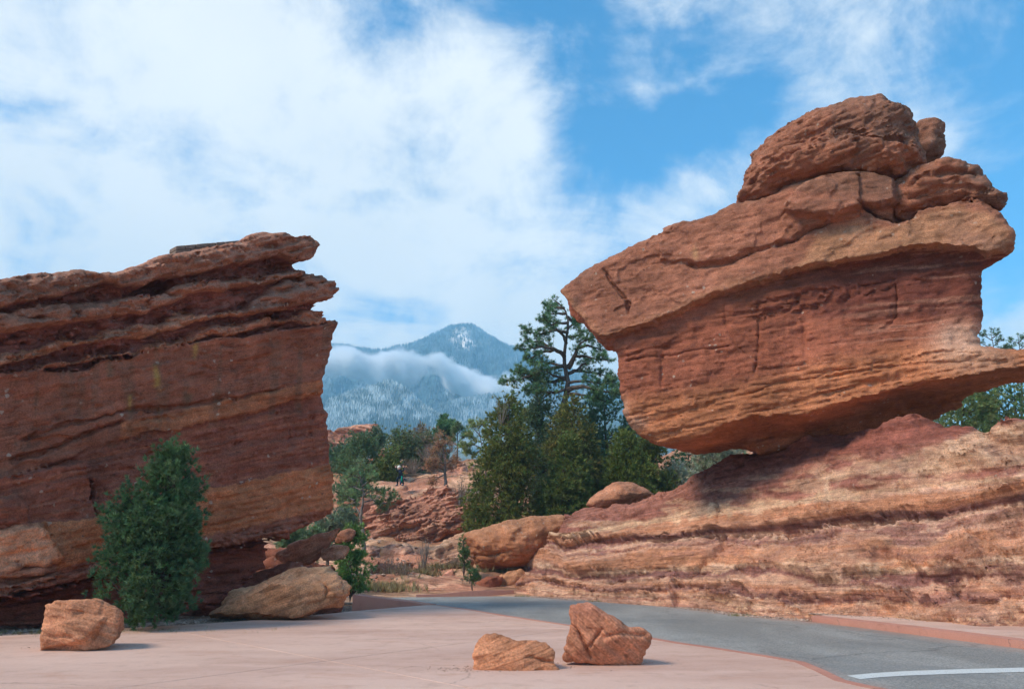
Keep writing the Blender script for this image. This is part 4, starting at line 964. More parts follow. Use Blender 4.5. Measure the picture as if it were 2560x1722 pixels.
boulder('tall pointed reddish boulder on the plaza edge with a sloping top', q5([(888, 1340), (886, 1290), (918, 1180), (937, 1080), (922, 1000), (935, 960), (960, 938), (1060, 935), (1130, 968), (1250, 1030), (1330, 1080), (1385, 1108), (1430, 1098), (1500, 1150), (1530, 1182), (1520, 1230), (1500, 1300), (1480, 1362), (1440, 1398), (1300, 1396), (1180, 1390), (1080, 1362), (960, 1350)]),
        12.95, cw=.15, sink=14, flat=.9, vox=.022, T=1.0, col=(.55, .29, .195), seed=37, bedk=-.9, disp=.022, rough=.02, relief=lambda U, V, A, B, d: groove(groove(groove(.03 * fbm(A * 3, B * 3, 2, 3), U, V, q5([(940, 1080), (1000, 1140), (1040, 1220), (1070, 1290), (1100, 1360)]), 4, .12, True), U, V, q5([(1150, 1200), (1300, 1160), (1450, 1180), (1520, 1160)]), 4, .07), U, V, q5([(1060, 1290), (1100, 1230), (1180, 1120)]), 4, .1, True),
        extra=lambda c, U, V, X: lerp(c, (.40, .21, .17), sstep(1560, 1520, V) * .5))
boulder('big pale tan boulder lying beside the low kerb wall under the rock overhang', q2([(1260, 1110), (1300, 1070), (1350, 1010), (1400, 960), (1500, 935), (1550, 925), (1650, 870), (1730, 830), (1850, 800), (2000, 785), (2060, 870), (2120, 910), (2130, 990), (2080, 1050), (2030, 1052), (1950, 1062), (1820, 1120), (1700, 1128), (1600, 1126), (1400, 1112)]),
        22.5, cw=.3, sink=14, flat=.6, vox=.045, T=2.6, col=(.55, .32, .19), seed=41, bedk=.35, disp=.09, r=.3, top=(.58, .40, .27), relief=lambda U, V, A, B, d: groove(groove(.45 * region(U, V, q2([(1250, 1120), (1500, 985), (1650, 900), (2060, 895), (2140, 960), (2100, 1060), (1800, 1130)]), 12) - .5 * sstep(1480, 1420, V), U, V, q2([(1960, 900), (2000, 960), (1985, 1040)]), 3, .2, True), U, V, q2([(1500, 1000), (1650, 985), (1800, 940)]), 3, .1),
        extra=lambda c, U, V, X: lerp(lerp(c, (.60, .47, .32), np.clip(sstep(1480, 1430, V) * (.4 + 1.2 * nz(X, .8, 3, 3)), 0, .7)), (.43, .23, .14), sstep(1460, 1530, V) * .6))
boulder('overhanging rounded orange block at the left end of the banded ledge', q5([(145, 490), (150, 440), (190, 405), (300, 380), (420, 360), (560, 345), (720, 308), (850, 295), (1000, 290), (980, 420), (800, 580), (620, 680), (530, 700), (400, 735), (290, 772), (230, 700), (190, 580)]),
        39.7, mat=ROCK, vox=.06, T=3.0, col=(.44, .235, .14), seed=44, turn=0, bedk=.05, disp=.08, r=.5, top=(.46, .30, .20), rough=.1, relief=lambda U, V, A, B, d: groove(.5 - .6 * np.clip(1 + d / 1.2, 0, 1) ** 2 - .5 * sstep(1400, 1440, V), U, V, q5([(200, 590), (350, 600), (540, 560)]), 4, .2), front=1.2)
boulder('small red boulder wedged below the overhanging rounded block', q5([(215, 860), (225, 835), (280, 780), (340, 750), (400, 735), (470, 740), (460, 800), (400, 862)]), 38.4, vox=.05, T=1.4, col=(.36, .17, .12), seed=46, disp=.07, r=.2)
boulder('low buff boulder at the foot of the banded ledge behind the kerb', q5([(350, 862), (360, 800), (420, 745), (520, 700), (600, 690), (640, 780), (600, 880), (450, 880)]), 38.9, vox=.05, T=1.6, col=(.49, .30, .19), seed=47, disp=.06, r=.25)
boulder('domed pinkish boulder resting on top of the banded ledge', q5([(1030, 250), (1045, 215), (1060, 180), (1110, 135), (1170, 100), (1260, 62), (1390, 68), (1450, 98), (1530, 135), (1560, 170), (1400, 260), (1200, 290)]),
        39.5, mat=ROCK, vox=.06, T=3.0, col=(.44, .255, .175), seed=48, disp=.07, r=.6, front=1.2, relief=lambda U, V, A, B, d: .6 - .7 * np.clip(1 + d / 1.4, 0, 1) ** 2)
boulder('dark red rubble mound under the tilted slabs', [(540, 1500), (560, 1420), (640, 1372), (690, 1366), (745, 1392), (790, 1398), (825, 1402), (840, 1420), (842, 1500)], 30.2, mat=ROCK, vox=.07, T=3.0, col=(.25, .12, .09), seed=57, disp=.14, lean=25, r=.3, front=1.0, rough=.15, flat=.3, cat='rock mound', name='rock_mound')
# leaning slabs seen through the gap under the overhang
boulder('long thin red slab tilted up to the right under the rock overhang', q3([(0, 1170), (15, 1130), (100, 1110), (120, 1080), (180, 1055), (270, 1040), (400, 970), (470, 940), (525, 935), (537, 950), (470, 1050), (420, 1100), (375, 1160), (290, 1230), (180, 1262), (110, 1240), (20, 1205)]),
        28.5, vox=.05, T=1.6, col=(.45, .235, .165), seed=51, bedk=.5, disp=.07, top=(.52, .33, .25), group='leaning slabs')
boulder('rounded red slab behind the long tilted slab', q3([(462, 1090), (470, 1030), (520, 975), (600, 958), (640, 990), (600, 1050), (520, 1080)]), 31, vox=.06, T=1.6, col=(.47, .25, .175), seed=52, disp=.07, top=(.54, .34, .26), group='leaning slabs')
boulder('chunky pinkish block beneath the tilted slabs', q3([(355, 1120), (400, 1110), (480, 1085), (600, 1090), (560, 1180), (480, 1215), (400, 1215), (362, 1175)]), 28.0, vox=.05, T=1.4, col=(.50, .30, .22), seed=53, disp=.07, group='leaning slabs')
def grit(r):
    (u, v), w = [((190, 1620), .55), ((1290, 1672), .5), ((1500, 1658), .5), ((1200, 1676), .4)][r.integers(0, 4)]; p = gnd(u, v); return (p[0] + r.normal(0, w), p[1] + r.normal(0, .16) + .1, .014)
scatter_stones('grit', 700, grit, .011, ROCK_BOULDER, seed=8)
# hillside rocks
boulder('sloping dark red bedrock between the left formation and the pale boulder', [(420, 1560), (440, 1525), (500, 1490), (560, 1458), (640, 1418), (700, 1398), (760, 1396), (805, 1412), (835, 1450), (845, 1520), (700, 1552), (560, 1560)], 25.2, mat=ROCK, vox=.08, T=4.5, col=(.30, .135, .10), seed=56, disp=.1, lean=48, r=.3, front=1.2, rough=.15, bedk=.3, flat=0, cat='bedrock', name='bedrock_slope')
def outcrop(label, outline, y, turn=10, seed=60, vox=.07, T=3, lean=20, bed=.28, col=(.40, .225, .165), amp=.32, freq=6.5, cat='rock outcrop', name='rock_outcrop', pale=.4, rr=.3, front=1.4):
    us = [p[0] for p in outline]; uc = (min(us) + max(us)) / 2; fr = flat_frame(y, turn, (uc - CX) / F_PX * y, lean)
    def relief(U, V, A, B, d):
        q = (V + bed * U + 6 * fbm(U / 45, V / 25, seed, 3)) / freq
        k = q % 1.0; lay = np.floor(q)
        h = noise3(lay * 1.7 + seed, U / 60, 2.0)
        return amp * (h * .8 + .5 * np.sin(np.pi * np.clip(k, 0, 1)) ** .6) + .25 * fbm(U / 40, V / 30, seed + 3, 3)
    def color(U, V, X, W, n):
        q = (V + bed * U + 6 * fbm(U / 45, V / 25, seed, 3)) / freq; lay = np.floor(q)
        h = noise3(lay * 1.7 + seed, U / 60, 2.0); c = np.tile(np.array(col), (len(U), 1)).astype(float)
        c = lerp(c, (.57, .41, .30), sstep(.1, .6, h) * pale); c = lerp(c, (.27, .16, .13), sstep(-.1, -.6, h) * .5)
        return c * (1 + .15 * nz(X, .8, seed, 3))[:, None]
    o = rock(name, outline, fr, ROCK_FAR, vox=vox, T=T, r=rr, taper=.3, relief=relief, color=color, bed=lambda U, V: V + bed * U, front=front, rough=.1, edge=.08, disp=.08, seed=seed, bscale=.022, tint=(1.12, .90, .79))
    return tag(o, label, cat)
outcrop('craggy thin-bedded red outcrop in the middle of the slope', qe([(400, 830), (390, 700), (300, 640), (230, 500), (330, 420), (430, 330), (620, 270), (700, 290), (800, 190), (960, 170), (1100, 120), (1300, 40), (1560, 10), (1700, 80), (1850, 180), (1880, 420), (1740, 590), (1500, 650), (1380, 750), (1100, 830), (850, 805), (650, 805)]), 47.5, T=4.5, seed=60, lean=28, amp=.42, freq=9.5)
outcrop('smooth cream slab sloping down to the road bend', qe([(1150, 1030), (1200, 900), (1400, 760), (1600, 650), (1750, 590), (1900, 620), (1900, 1000), (1700, 1030), (1500, 1070)]), 42.5, T=2.0, seed=63, lean=55, amp=.06, freq=24, col=(.56, .42, .30), pale=.7)
outcrop('white streaked mauve ledge below the thin-bedded outcrop', qe([(400, 870), (480, 800), (620, 780), (780, 755), (980, 810), (1180, 840), (1180, 960), (1000, 980), (760, 1000), (560, 1010), (420, 940)]), 43.5, T=2.0, seed=66, lean=45, amp=.16, freq=10, col=(.44, .29, .23), pale=.8)
outcrop('flat red rock apron beside the road kerb', qe([(620, 1500), (700, 1410), (900, 1340), (1150, 1270), (1500, 1210), (1880, 1150), (1950, 1300), (1900, 1430), (1600, 1470), (1200, 1510), (800, 1535)]), 38.6, T=1.4, seed=69, lean=66, amp=.10, freq=14, col=(.44, .245, .185), pale=.25)
outcrop('red ledge with a shadowed lip beneath the bare shrubs', qe([(280, 1290), (300, 1190), (460, 1120), (700, 1060), (1100, 1040), (1180, 1130), (1100, 1230), (760, 1260), (620, 1330), (330, 1340)]), 40.5, T=1.8, seed=72, lean=35, amp=.22, freq=14, col=(.42, .23, .17), pale=.3)
outcrop('rough pink rock at the right of the slope under the cream slab', qe([(1080, 1130), (1200, 1050), (1480, 1000), (1700, 960), (1900, 980), (1900, 1090), (1560, 1130), (1350, 1160)]), 41.5, T=1.6, seed=75, lean=40, amp=.22, freq=11, col=(.47, .31, .23), pale=.5)
boulder('smooth rounded boulder that the person is standing on', qa([(560, 1700), (600, 1600), (700, 1530), (800, 1480), (1000, 1430), (1250, 1362), (1430, 1338), (1500, 1395), (1525, 1480), (1530, 1600), (1450, 1650), (1200, 1690), (900, 1760)]), 59.0, vox=.08, T=4.0, col=(.52, .33, .24), seed=78, disp=.08, r=.5, front=1.4, top=(.58, .41, .32), relief=lambda U, V, A, B, d: .5 - .6 * np.clip(1 + d / 1.5, 0, 1) ** 2)
boulder('pink slanting boulder behind the bare pinyon trunk', [(836, 1285), (839, 1262), (862, 1250), (905, 1243), (945, 1256), (950, 1270), (925, 1285), (890, 1292)], 52.0, vox=.08, T=3.0, col=(.47, .27, .205), seed=80, disp=.08, r=.4, front=1.2)
boulder('blocky red boulder touching the balanced round stone', qa([(415, 960), (420, 930), (550, 870), (650, 830), (750, 810), (920, 795), (975, 860), (930, 960), (905, 1040), (912, 1150), (890, 1260), (800, 1250), (740, 1180), (690, 1080), (600, 1010)]), 66.0, vox=.09, T=4.0, col=(.42, .225, .16), seed=82, disp=.1, r=.4, front=1.4, top=(.54, .34, .26))
boulder('small round stone perched on the blocky red boulder', qa([(918, 740), (925, 680), (960, 632), (1020, 615), (1080, 640), (1105, 700), (1100, 780), (1060, 840), (1010, 865), (950, 840), (925, 800)]), 65.0, vox=.08, T=1.7, col=(.50, .35, .26), seed=84, disp=.05, r=.7, front=1.2, relief=lambda U, V, A, B, d: .6 - .7 * np.clip(1 + d / .85, 0, 1) ** 2)
boulder('pale wedge-shaped boulder below the perched round stone', qa([(925, 1060), (930, 1000), (980, 900), (1050, 860), (1080, 950), (1040, 1060), (960, 1100)]), 64.0, vox=.08, T=1.6, col=(.49, .33, .24), seed=85, disp=.05, r=.3, front=1.0)
outcrop('long smooth pink ledge beside the standing person', qa([(1180, 1270), (1300, 1230), (1400, 1200), (1600, 1130), (1850, 1100), (2100, 1050), (2350, 1060), (2350, 1200), (2000, 1215), (1850, 1235), (1480, 1270), (1300, 1290)]), 64.0, T=2.5, seed=87, lean=40, amp=.16, freq=12, col=(.50, .30, .22), pale=.3)
outcrop('banded pink slickrock rib at the foot of the dead tree', [(1025, 1255), (1030, 1225), (1060, 1205), (1110, 1190), (1165, 1160), (1175, 1240), (1140, 1250), (1080, 1250)], 57.5, T=3.0, seed=89, lean=48, amp=.22, freq=9, col=(.48, .29, .215), pale=.5)
outcrop('distant flat-topped red outcrop beside the rock wall', qa([(-100, 300), (50, 285), (220, 240), (450, 195), (700, 170), (900, 160), (915, 240), (955, 272), (950, 330), (965, 400), (940, 470), (960, 620), (700, 700), (-100, 760)]), 108, turn=8, T=9, seed=91, vox=.16, lean=4, amp=.55, freq=9, bed=-.12, col=(.40, .22, .16), pale=.35)
# mortared parapet on top of the left formation
def parapet():
    fr = Frame(at(0, 1395, 19.9), at(840, 1395, 27.1)); root = empty('parapet_wall', tuple(fr.pt(*[np.array(q) for q in fr.ab(500, 640)])))
    tag(root, 'low grey-brown stone parapet on the flat top of the left formation', 'wall')
    r = random.Random(3); m = Mat('parapet_stone', .9, .2); P = m.geo; sc = m.rng(m.noise(P, 6, 5, .7), .3, .7, .7, 1.3); st = m.done(m.mix(1.0, (.24, .17, .13, 1), m.comb(sc, sc, sc), 'MULTIPLY'), m.bump(m.noise(P, 20, 4), .5, .03))
    a0, b0 = fr.ab(441, 615); a1, b1 = fr.ab(600, 601)
    def blk(aa, ab_, ba, bb, ca, cb_):
        c = [fr.pt(np.array(x), np.array(y + (x - a0) * (b1 - b0) / (a1 - a0)), np.array(z)) for z in (ca, cb_) for y in (ba, bb) for x in (aa, ab_)]
        Q = [[0, 1, 3, 2], [4, 6, 7, 5], [0, 4, 5, 1], [2, 3, 7, 6], [0, 2, 6, 4], [1, 5, 7, 3]]
        o = mesh_obj('stone', c, np.array(Q), st, None, False); bpy_bevel(o, .012); child_at(o, root)
    y = b0; 
    for row in range(4):
        x = a0 - .0
        while x < a1:
            w = r.uniform(.22, .5); blk(x, min(x + w - .015, a1), b0 - .14 * (row + 1) + .012, b0 - .14 * row, .0 + r.uniform(-.015, .015), .45); x += w
def bpy_bevel(o, w):
    mod = o.modifiers.new('bevel', 'BEVEL'); mod.width = w; mod.segments = 1
parapet()
# ------------------------------------------------------------------ plants
def leaf_mat(name, tr=.25):
    m = Mat(name, .75, .25); c = m.attr('Col')
    o = m.N['Material Output']; t = m.N.new('ShaderNodeBsdfTranslucent'); m.L.new(c, t.inputs[0]); mx = m.N.new('ShaderNodeMixShader'); mx.inputs[0].default_value = tr
    m.L.new(m.b.outputs[0], mx.inputs[1]); m.L.new(t.outputs[0], mx.inputs[2]); m.L.new(mx.outputs[0], o.inputs[0])
    return m.done(c)
LEAF = leaf_mat('conifer_foliage')
def bark_mat(name, a, b):
    m = Mat(name, .95, .1); P = m.geo; n = m.noise(m.scale(P, (7, 7, 1.5)), 1, 5, .7)
    return m.done(m.mix(m.rng(n, .35, .65), (*a, 1), (*b, 1)), m.bump(n, .8, .04))
BARK = bark_mat('bark', (.075, .055, .042), (.17, .125, .10)); GREYBARK = bark_mat('dead_bark', (.14, .115, .10), (.27, .23, .20))
def tube(pts, rad, sides=6):
    pts = np.asarray(pts, float); n = len(pts); rad = np.asarray(rad, float) * np.ones(n)
    T = np.gradient(pts, axis=0); T /= np.linalg.norm(T, axis=1)[:, None] + 1e-9
    ref = np.array([0.31, .95, .1]) if abs(T[0][2]) > .7 else np.array([0, 0, 1.0])
    a = np.cross(T, ref); a /= np.linalg.norm(a, axis=1)[:, None] + 1e-9; b = np.cross(T, a)
    th = np.linspace(0, 2 * np.pi, sides, endpoint=False)
    V = pts[:, None] + rad[:, None, None] * (np.cos(th)[None, :, None] * a[:, None] + np.sin(th)[None, :, None] * b[:, None])
    I = np.arange(n * sides).reshape(n, sides); J = np.roll(I, -1, 1)
    return V.reshape(-1, 3), np.stack([I[:-1], J[:-1], J[1:], I[1:]], -1).reshape(-1, 4)
class Buf:
    def __init__(s): s.V, s.Q, s.T, s.C, s.n = [], [], [], [], 0
    def add(s, V, Q=None, T=None, C=None):
        s.V.append(V)
        if Q is not None: s.Q.append(Q + s.n)
        if T is not None: s.T.append(T + s.n)
        s.C.append(np.broadcast_to(C if C is not None else (.1, .1, .1), (len(V), 3))); s.n += len(V)
    def tube(s, p, r, k=6): V, Q = tube(p, r, k); s.add(V, Q)
    def build(s, name, mat, parent, kind=None):
        F = []
        if s.Q: F.append(np.concatenate(s.Q))
        if s.T: F.append(np.concatenate(s.T))
        o = mesh_obj(name, np.concatenate(s.V), F, mat, parent, False, {'Col': ('FLOAT_COLOR', np.concatenate(s.C))})
        if kind: o['kind'] = kind
        return o
def unit(v): return v / (np.linalg.norm(v, axis=-1, keepdims=True) + 1e-9)
def sprays(buf, rng, cen, dirs, size, per, col, spread=.9, width=.16, cvar=.25, length=1.0):
    """per blades at each centre: thin triangles fanned round dirs"""
    n = len(cen); m = n * per
    c = np.repeat(cen, per, 0); d = unit(np.repeat(dirs, per, 0) + rng.normal(0, spread, (m, 3)))
    sz = np.repeat(np.broadcast_to(size, (n,)), per) * rng.uniform(.55, 1.15, m)
    s = unit(np.cross(d, rng.normal(0, 1, (m, 3))))
    base = c + d * (sz * rng.uniform(0, .35, m))[:, None]
    tip = base + d * (sz * length)[:, None]
    w = s * (sz * width)[:, None]
    V = np.stack([base - w, base + w, tip], 1).reshape(-1, 3)
    T = np.arange(m * 3).reshape(m, 3)
    k = (1 + cvar * np.clip(rng.normal(0, 1, n), -1.6, 1.8))[:, None] * (1 + .12 * rng.normal(0, 1, (n, 3)) * (1, .4, .7))
    C = np.repeat(np.asarray(col) * 2.7 * k, per * 3, 0)
    buf.add(V, T=T, C=np.clip(C, .005, .6))
def conifer(label, foot, H, prof, name='juniper_tree', nclump=640, col=(.055, .085, .025), seed=1, lump=.22, size=.22, per=40, lean=(0, 0), gaps=.0, cat='tree', group=None, trunk=True, csize=.085, tips=None, upw=.8, rmul=1.0, shoots=0, lobediv=11):
    """dense conifer: prof = [(h, radius_left, radius_right)] in metres above the foot; foliage in sprays through clumps on uneven limbs"""
    rng = np.random.default_rng(seed); root = empty(name, tuple(foot)); tag(root, label, cat, group)
    P = np.array(prof, float)
    b = Buf(); tr = Buf()
    top = P[-1, 0]
    z = np.linspace(-.2, top * .93, 9); lx = lean[0] * (z / top) ** 1.5; ly = lean[1] * (z / top) ** 1.5
    wob = rng.normal(0, .05, (9, 2)).cumsum(0) * .6
    cx = np.interp(P[:, 0], P[:, 0], (P[:, 2] - P[:, 1]) / 2)
    ax = lx + np.interp(z, P[:, 0], cx) * .5 + wob[:, 0]; ay = ly + wob[:, 1]
    tr.tube(np.c_[ax, ay, z], np.linspace(.028 * top + .03, .012, 9), 8)
    # limbs rise outward from the trunk; a clump cloud sits on the outer part of each
    hs = P[0, 0] + (P[-1, 0] - P[0, 0]) * rng.beta(1.0, 1.25, nclump); th = rng.uniform(0, 2 * np.pi, nclump)
    rl = np.interp(hs, P[:, 0], P[:, 1]); rr = np.interp(hs, P[:, 0], P[:, 2])
    cxh = (rr - rl) / 2; rad = (rr + rl) / 2 * rmul
    lumpf = 1 + lump * fbm(np.cos(th) * 1.6 + seed, np.sin(th) * 1.6, hs * 1.1 / max(top / 6, .5), 3)
    q = rng.uniform(.35, 1.0, nclump) ** .55
    cen = np.c_[cxh + np.cos(th) * rad * q * lumpf + np.interp(hs, z, lx), np.sin(th) * rad * q * lumpf * .92 + np.interp(hs, z, ly), hs + .15 * rad * (q - .5)]
    # boughs: the clumps gather round uneven lobes instead of filling a smooth cone
    nl = max(10, nclump // lobediv); lh = P[0, 0] + (P[-1, 0] - P[0, 0]) * rng.beta(1.0, 1.15, nl); lt = rng.uniform(0, 2 * np.pi, nl)
    a_, b_ = np.interp(lh, P[:, 0], P[:, 1]), np.interp(lh, P[:, 0], P[:, 2]); lr = (a_ + b_) / 2 * rmul; lf = rng.uniform(.45, .80, nl)
    lc = np.c_[(b_ - a_) / 2 + np.cos(lt) * lr * lf + np.interp(lh, z, lx), np.sin(lt) * lr * lf * .92 + np.interp(lh, z, ly), lh]
    ls = (.12 + .27 * lr) * rng.uniform(.55, 1.55, nl)
    w_ = rng.random(nclump) < .8; pick = rng.choice(nl, nclump, p=ls ** 2 / (ls ** 2).sum()); dv = unit(rng.normal(0, 1, (nclump, 3)) * (1, 1, 1.15) + (0, 0, .25))
    on_lobe = lc[pick] + dv * (ls[pick] * rng.uniform(.55, 1.0, nclump))[:, None]; cen = np.where(w_[:, None], on_lobe, cen)
    th = np.where(w_, np.arctan2(cen[:, 1], cen[:, 0]), th); hs = np.where(w_, np.clip(cen[:, 2], P[0, 0], P[-1, 0]), hs)
    if gaps:
        keep = fbm(cen[:, 0] * .9 + seed, cen[:, 1] * .9, cen[:, 2] * .9, 2) > -.6 + gaps; cen = cen[keep]; q = q[keep]; th = th[keep]; hs = hs[keep]
    out = np.c_[np.cos(th), np.sin(th), np.full(len(th), upw)]
    for i in range(0, len(cen), 6):
        h0 = max(hs[i] - .45 * np.hypot(cen[i, 0], cen[i, 1]) - .15, .15)
        p0 = np.array([np.interp(h0, z, ax), np.interp(h0, z, ay), h0]); p1 = cen[i]; mid = (p0 + p1) / 2 + (0, 0, -.08 * np.linalg.norm(p1 - p0))
        tr.tube([p0, mid, p1], [.035 + .004 * top, .022, .008], 4)
    # each clump: several spray centres
    k = 7
    cc = np.repeat(cen, k, 0) + rng.normal(0, 1, (len(cen) * k, 3)) * size * (.8, .8, 1.0)
    dd = unit(np.repeat(out, k, 0) + unit(cc - np.repeat(cen, k, 0)) * .8)
    shade = np.repeat(1 + .2 * rng.normal(0, 1, len(cen)), k)
    sprays(b, rng, cc, dd, csize * 1.9, int(per * .34), np.asarray(col) * 1.0, spread=.5, width=.13, cvar=.17)
    if tips is not None:
        sel = rng.random(len(cc)) < .3; sprays(b, rng, cc[sel], dd[sel], csize * 2.1, 5, np.asarray(tips) * .95, spread=.4, width=.12)  # lighter tips at random; their brightness also paints highlights into the crown
    if shoots:
        pk_ = rng.choice(len(cen), shoots); ax_ = np.c_[cen[pk_, 0], cen[pk_, 1], np.zeros(shoots)]; dv = unit(unit(ax_) * .55 + (0, 0, .9) + rng.normal(0, .25, (shoots, 3)))
        for j in range(1, 5): sprays(b, rng, cen[pk_] + dv * (.07 * j + .05), dv, csize * (2.0 - .2 * j), 16 - 2 * j, np.asarray(col) * 1.12, spread=.5, width=.12, cvar=.2)
        for j in range(24):
            p = cen[rng.integers(0, len(cen))]; d_ = unit(unit(p * (1, 1, 0)) + rng.normal(0, .4, 3)); tr.tube([p - d_ * .3, p + d_ * .08, p + d_ * .22 + (0, 0, .05)], [.012, .008, .003], 3)
    if trunk: tr.build('trunk', BARK, root)
    b.build('crown', LEAF, root)
    return root
def px_profile(foot, y, pts):
    """pts: (v, u_left, u_right) in the photograph -> (height, left, right) in metres about the foot"""
    out = []
    for v, ul, ur in pts:
        p = at((ul + ur) / 2, v, y); l = at(ul, v, y)[0]; r = at(ur, v, y)[0]
        out.append((p[2] - foot[2], foot[0] - l, r - foot[0]))
    return sorted(out)
def ground_z(x, y): return float(height(x, y)) + float(hill_relief(np.array([x]), np.array([y]))[0]) * (1 if y > 36.3 else 0) - .06
# near spreading conifer on the left
y0 = 19.6; ft = at(390, 1540, y0); ft = np.array([ft[0], y0, -.05])
s_l = .4095
pr = px_profile(ft, y0, [(1080 + s_l * v, s_l * a, s_l * b) for v, a, b in [(1130, 830, 1010), (1070, 640, 1230), (960, 570, 1310), (860, 560, 1300), (780, 585, 1290), (700, 620, 1245), (600, 635, 1240), (500, 640, 1225), (430, 700, 1215), (370, 800, 1210), (320, 850, 1195), (240, 895, 1180), (180, 940, 1150), (130, 975, 1100), (88, 1025, 1055)]])
conifer('bushy blue-green conifer standing in front of the left red rock', ft, 4.6, pr, nclump=900, col=(.042, .074, .032), seed=4, lump=.22, size=.12, per=84, csize=.055, name='conifer_tree', tips=(.075, .12, .055), gaps=.18, upw=.9, rmul=.93, shoots=150, lobediv=20)
# centre junipers
def jun(label, u, vfoot, y, pts, **k):
    x = (u - CX) / F_PX * y; x = at(u, vfoot, y)[0]; z = ground_z(x, y); f = np.array([x, y, z]); return conifer(label, f, 0, px_profile(f, y, pts), **k)
JG = 'conical junipers between the rocks'
jun('tallest conical olive juniper, leftmost of the group between the rocks', 1262, 1330, 44.8, [(1345, 1165, 1330), (1300, 1158, 1345), (1240, 1165, 1352), (1180, 1180, 1352), (1120, 1195, 1340), (1080, 1212, 1320), (1040, 1232, 1305), (1010, 1250, 1292), (985, 1266, 1284), (972, 1274, 1280)], nclump=1000, col=(.066, .078, .022), seed=11, size=.24, csize=.105, lump=.25, group=JG, tips=(.13, .13, .035), gaps=.05)
jun('olive juniper with a ragged peak, second of the group behind the ledge', 1400, 1330, 45.0, [(1320, 1318, 1480), (1270, 1330, 1490), (1220, 1350, 1485), (1170, 1375, 1470), (1130, 1395, 1450), (1100, 1412, 1438), (1085, 1424, 1430)], nclump=640, col=(.060, .078, .022), seed=12, size=.2, csize=.105, group=JG, lump=.3, tips=(.12, .13, .035))
jun('bronze-tinged juniper rising behind the middle of the group', 1432, 1320, 48.5, [(1300, 1350, 1520), (1200, 1362, 1510), (1130, 1370, 1495), (1080, 1380, 1480), (1040, 1395, 1465), (1010, 1412, 1450), (992, 1430, 1440)], nclump=640, col=(.072, .074, .022), seed=13, size=.22, csize=.11, group=JG, lump=.3, tips=(.17, .14, .04))
jun('broad dark juniper, rightmost of the group below the balanced rock', 1562, 1290, 46.0, [(1290, 1490, 1650), (1240, 1498, 1650), (1190, 1505, 1640), (1150, 1520, 1620), (1115, 1532, 1600), (1090, 1545, 1580), (1078, 1555, 1570)], nclump=640, col=(.060, .076, .018), seed=14, size=.2, csize=.105, group=JG, lump=.3, tips=(.11, .12, .03))
jun('shaded juniper half hidden under the balanced rock prow', 1625, 1280, 47.5, [(1270, 1560, 1710), (1200, 1570, 1690), (1140, 1580, 1670), (1100, 1590, 1650), (1075, 1600, 1630)], nclump=300, col=(.055, .068, .02), seed=15, size=.24, csize=.12, group=JG, lump=.3)
# paler trees filling behind the group
jun('grey-green pinyon crowded behind the tall pine', 1330, 1300, 52.0, [(1250, 1270, 1420), (1150, 1275, 1430), (1080, 1280, 1430), (1020, 1285, 1425), (980, 1295, 1410), (950, 1315, 1390), (935, 1335, 1370)], name='pinyon_tree', nclump=620, col=(.060, .085, .045), seed=16, size=.26, csize=.12, lump=.35, gaps=.05)
jun('dark green pine crowded behind the group on the right', 1520, 1300, 54.0, [(1250, 1440, 1610), (1150, 1440, 1620), (1080, 1445, 1610), (1030, 1450, 1600), (990, 1470, 1575), (965, 1490, 1550)], name='pinyon_tree', nclump=640, col=(.045, .080, .045), seed=17, size=.28, csize=.12, lump=.35, gaps=.2)
jun('dusty grey-green bush in the gap under the balanced rock', 1790, 1230, 50.0, [(1230, 1700, 1880), (1180, 1705, 1870), (1140, 1730, 1860), (1105, 1755, 1850), (1085, 1780, 1830)], name='pinyon_tree', nclump=330, col=(.155, .165, .115), seed=18, size=.25, csize=.13, lump=.4, gaps=.15)
jun('small silvery bush at the edge of the ledge under the balanced rock', 1690, 1230, 48.0, [(1235, 1650, 1730), (1205, 1655, 1722), (1185, 1665, 1710), (1178, 1680, 1695)], name='sage_bush', nclump=120, col=(.20, .20, .14), seed=19, size=.2, csize=.12, lump=.3, cat='bush')
jun('green pine showing in the gap behind the grey bush', 1720, 1220, 58.0, [(1240, 1660, 1790), (1160, 1670, 1790), (1110, 1680, 1780), (1075, 1700, 1770)], name='pinyon_tree', nclump=260, col=(.035, .075, .035), seed=20, size=.3, csize=.14, lump=.4, gaps=.2)
# behind the right end
jun('green trees seen under the right overhang, the nearer crown', 2420, 1150, 46.0, [(1150, 2330, 2500), (1080, 2330, 2500), (1030, 2335, 2490), (990, 2370, 2470), (960, 2400, 2450)], name='juniper_tree', nclump=330, col=(.070, .095, .035), seed=21, size=.26, csize=.12, lump=.3, tips=(.16, .17, .06))
jun('green crown at the right edge under the overhang', 2540, 1150, 48.0, [(1160, 2440, 2660), (1080, 2440, 2660), (1020, 2450, 2650), (980, 2470, 2620), (950, 2500, 2600)], name='juniper_tree', nclump=360, col=(.060, .090, .035), seed=22, size=.26, csize=.12, lump=.3, tips=(.14, .16, .06))
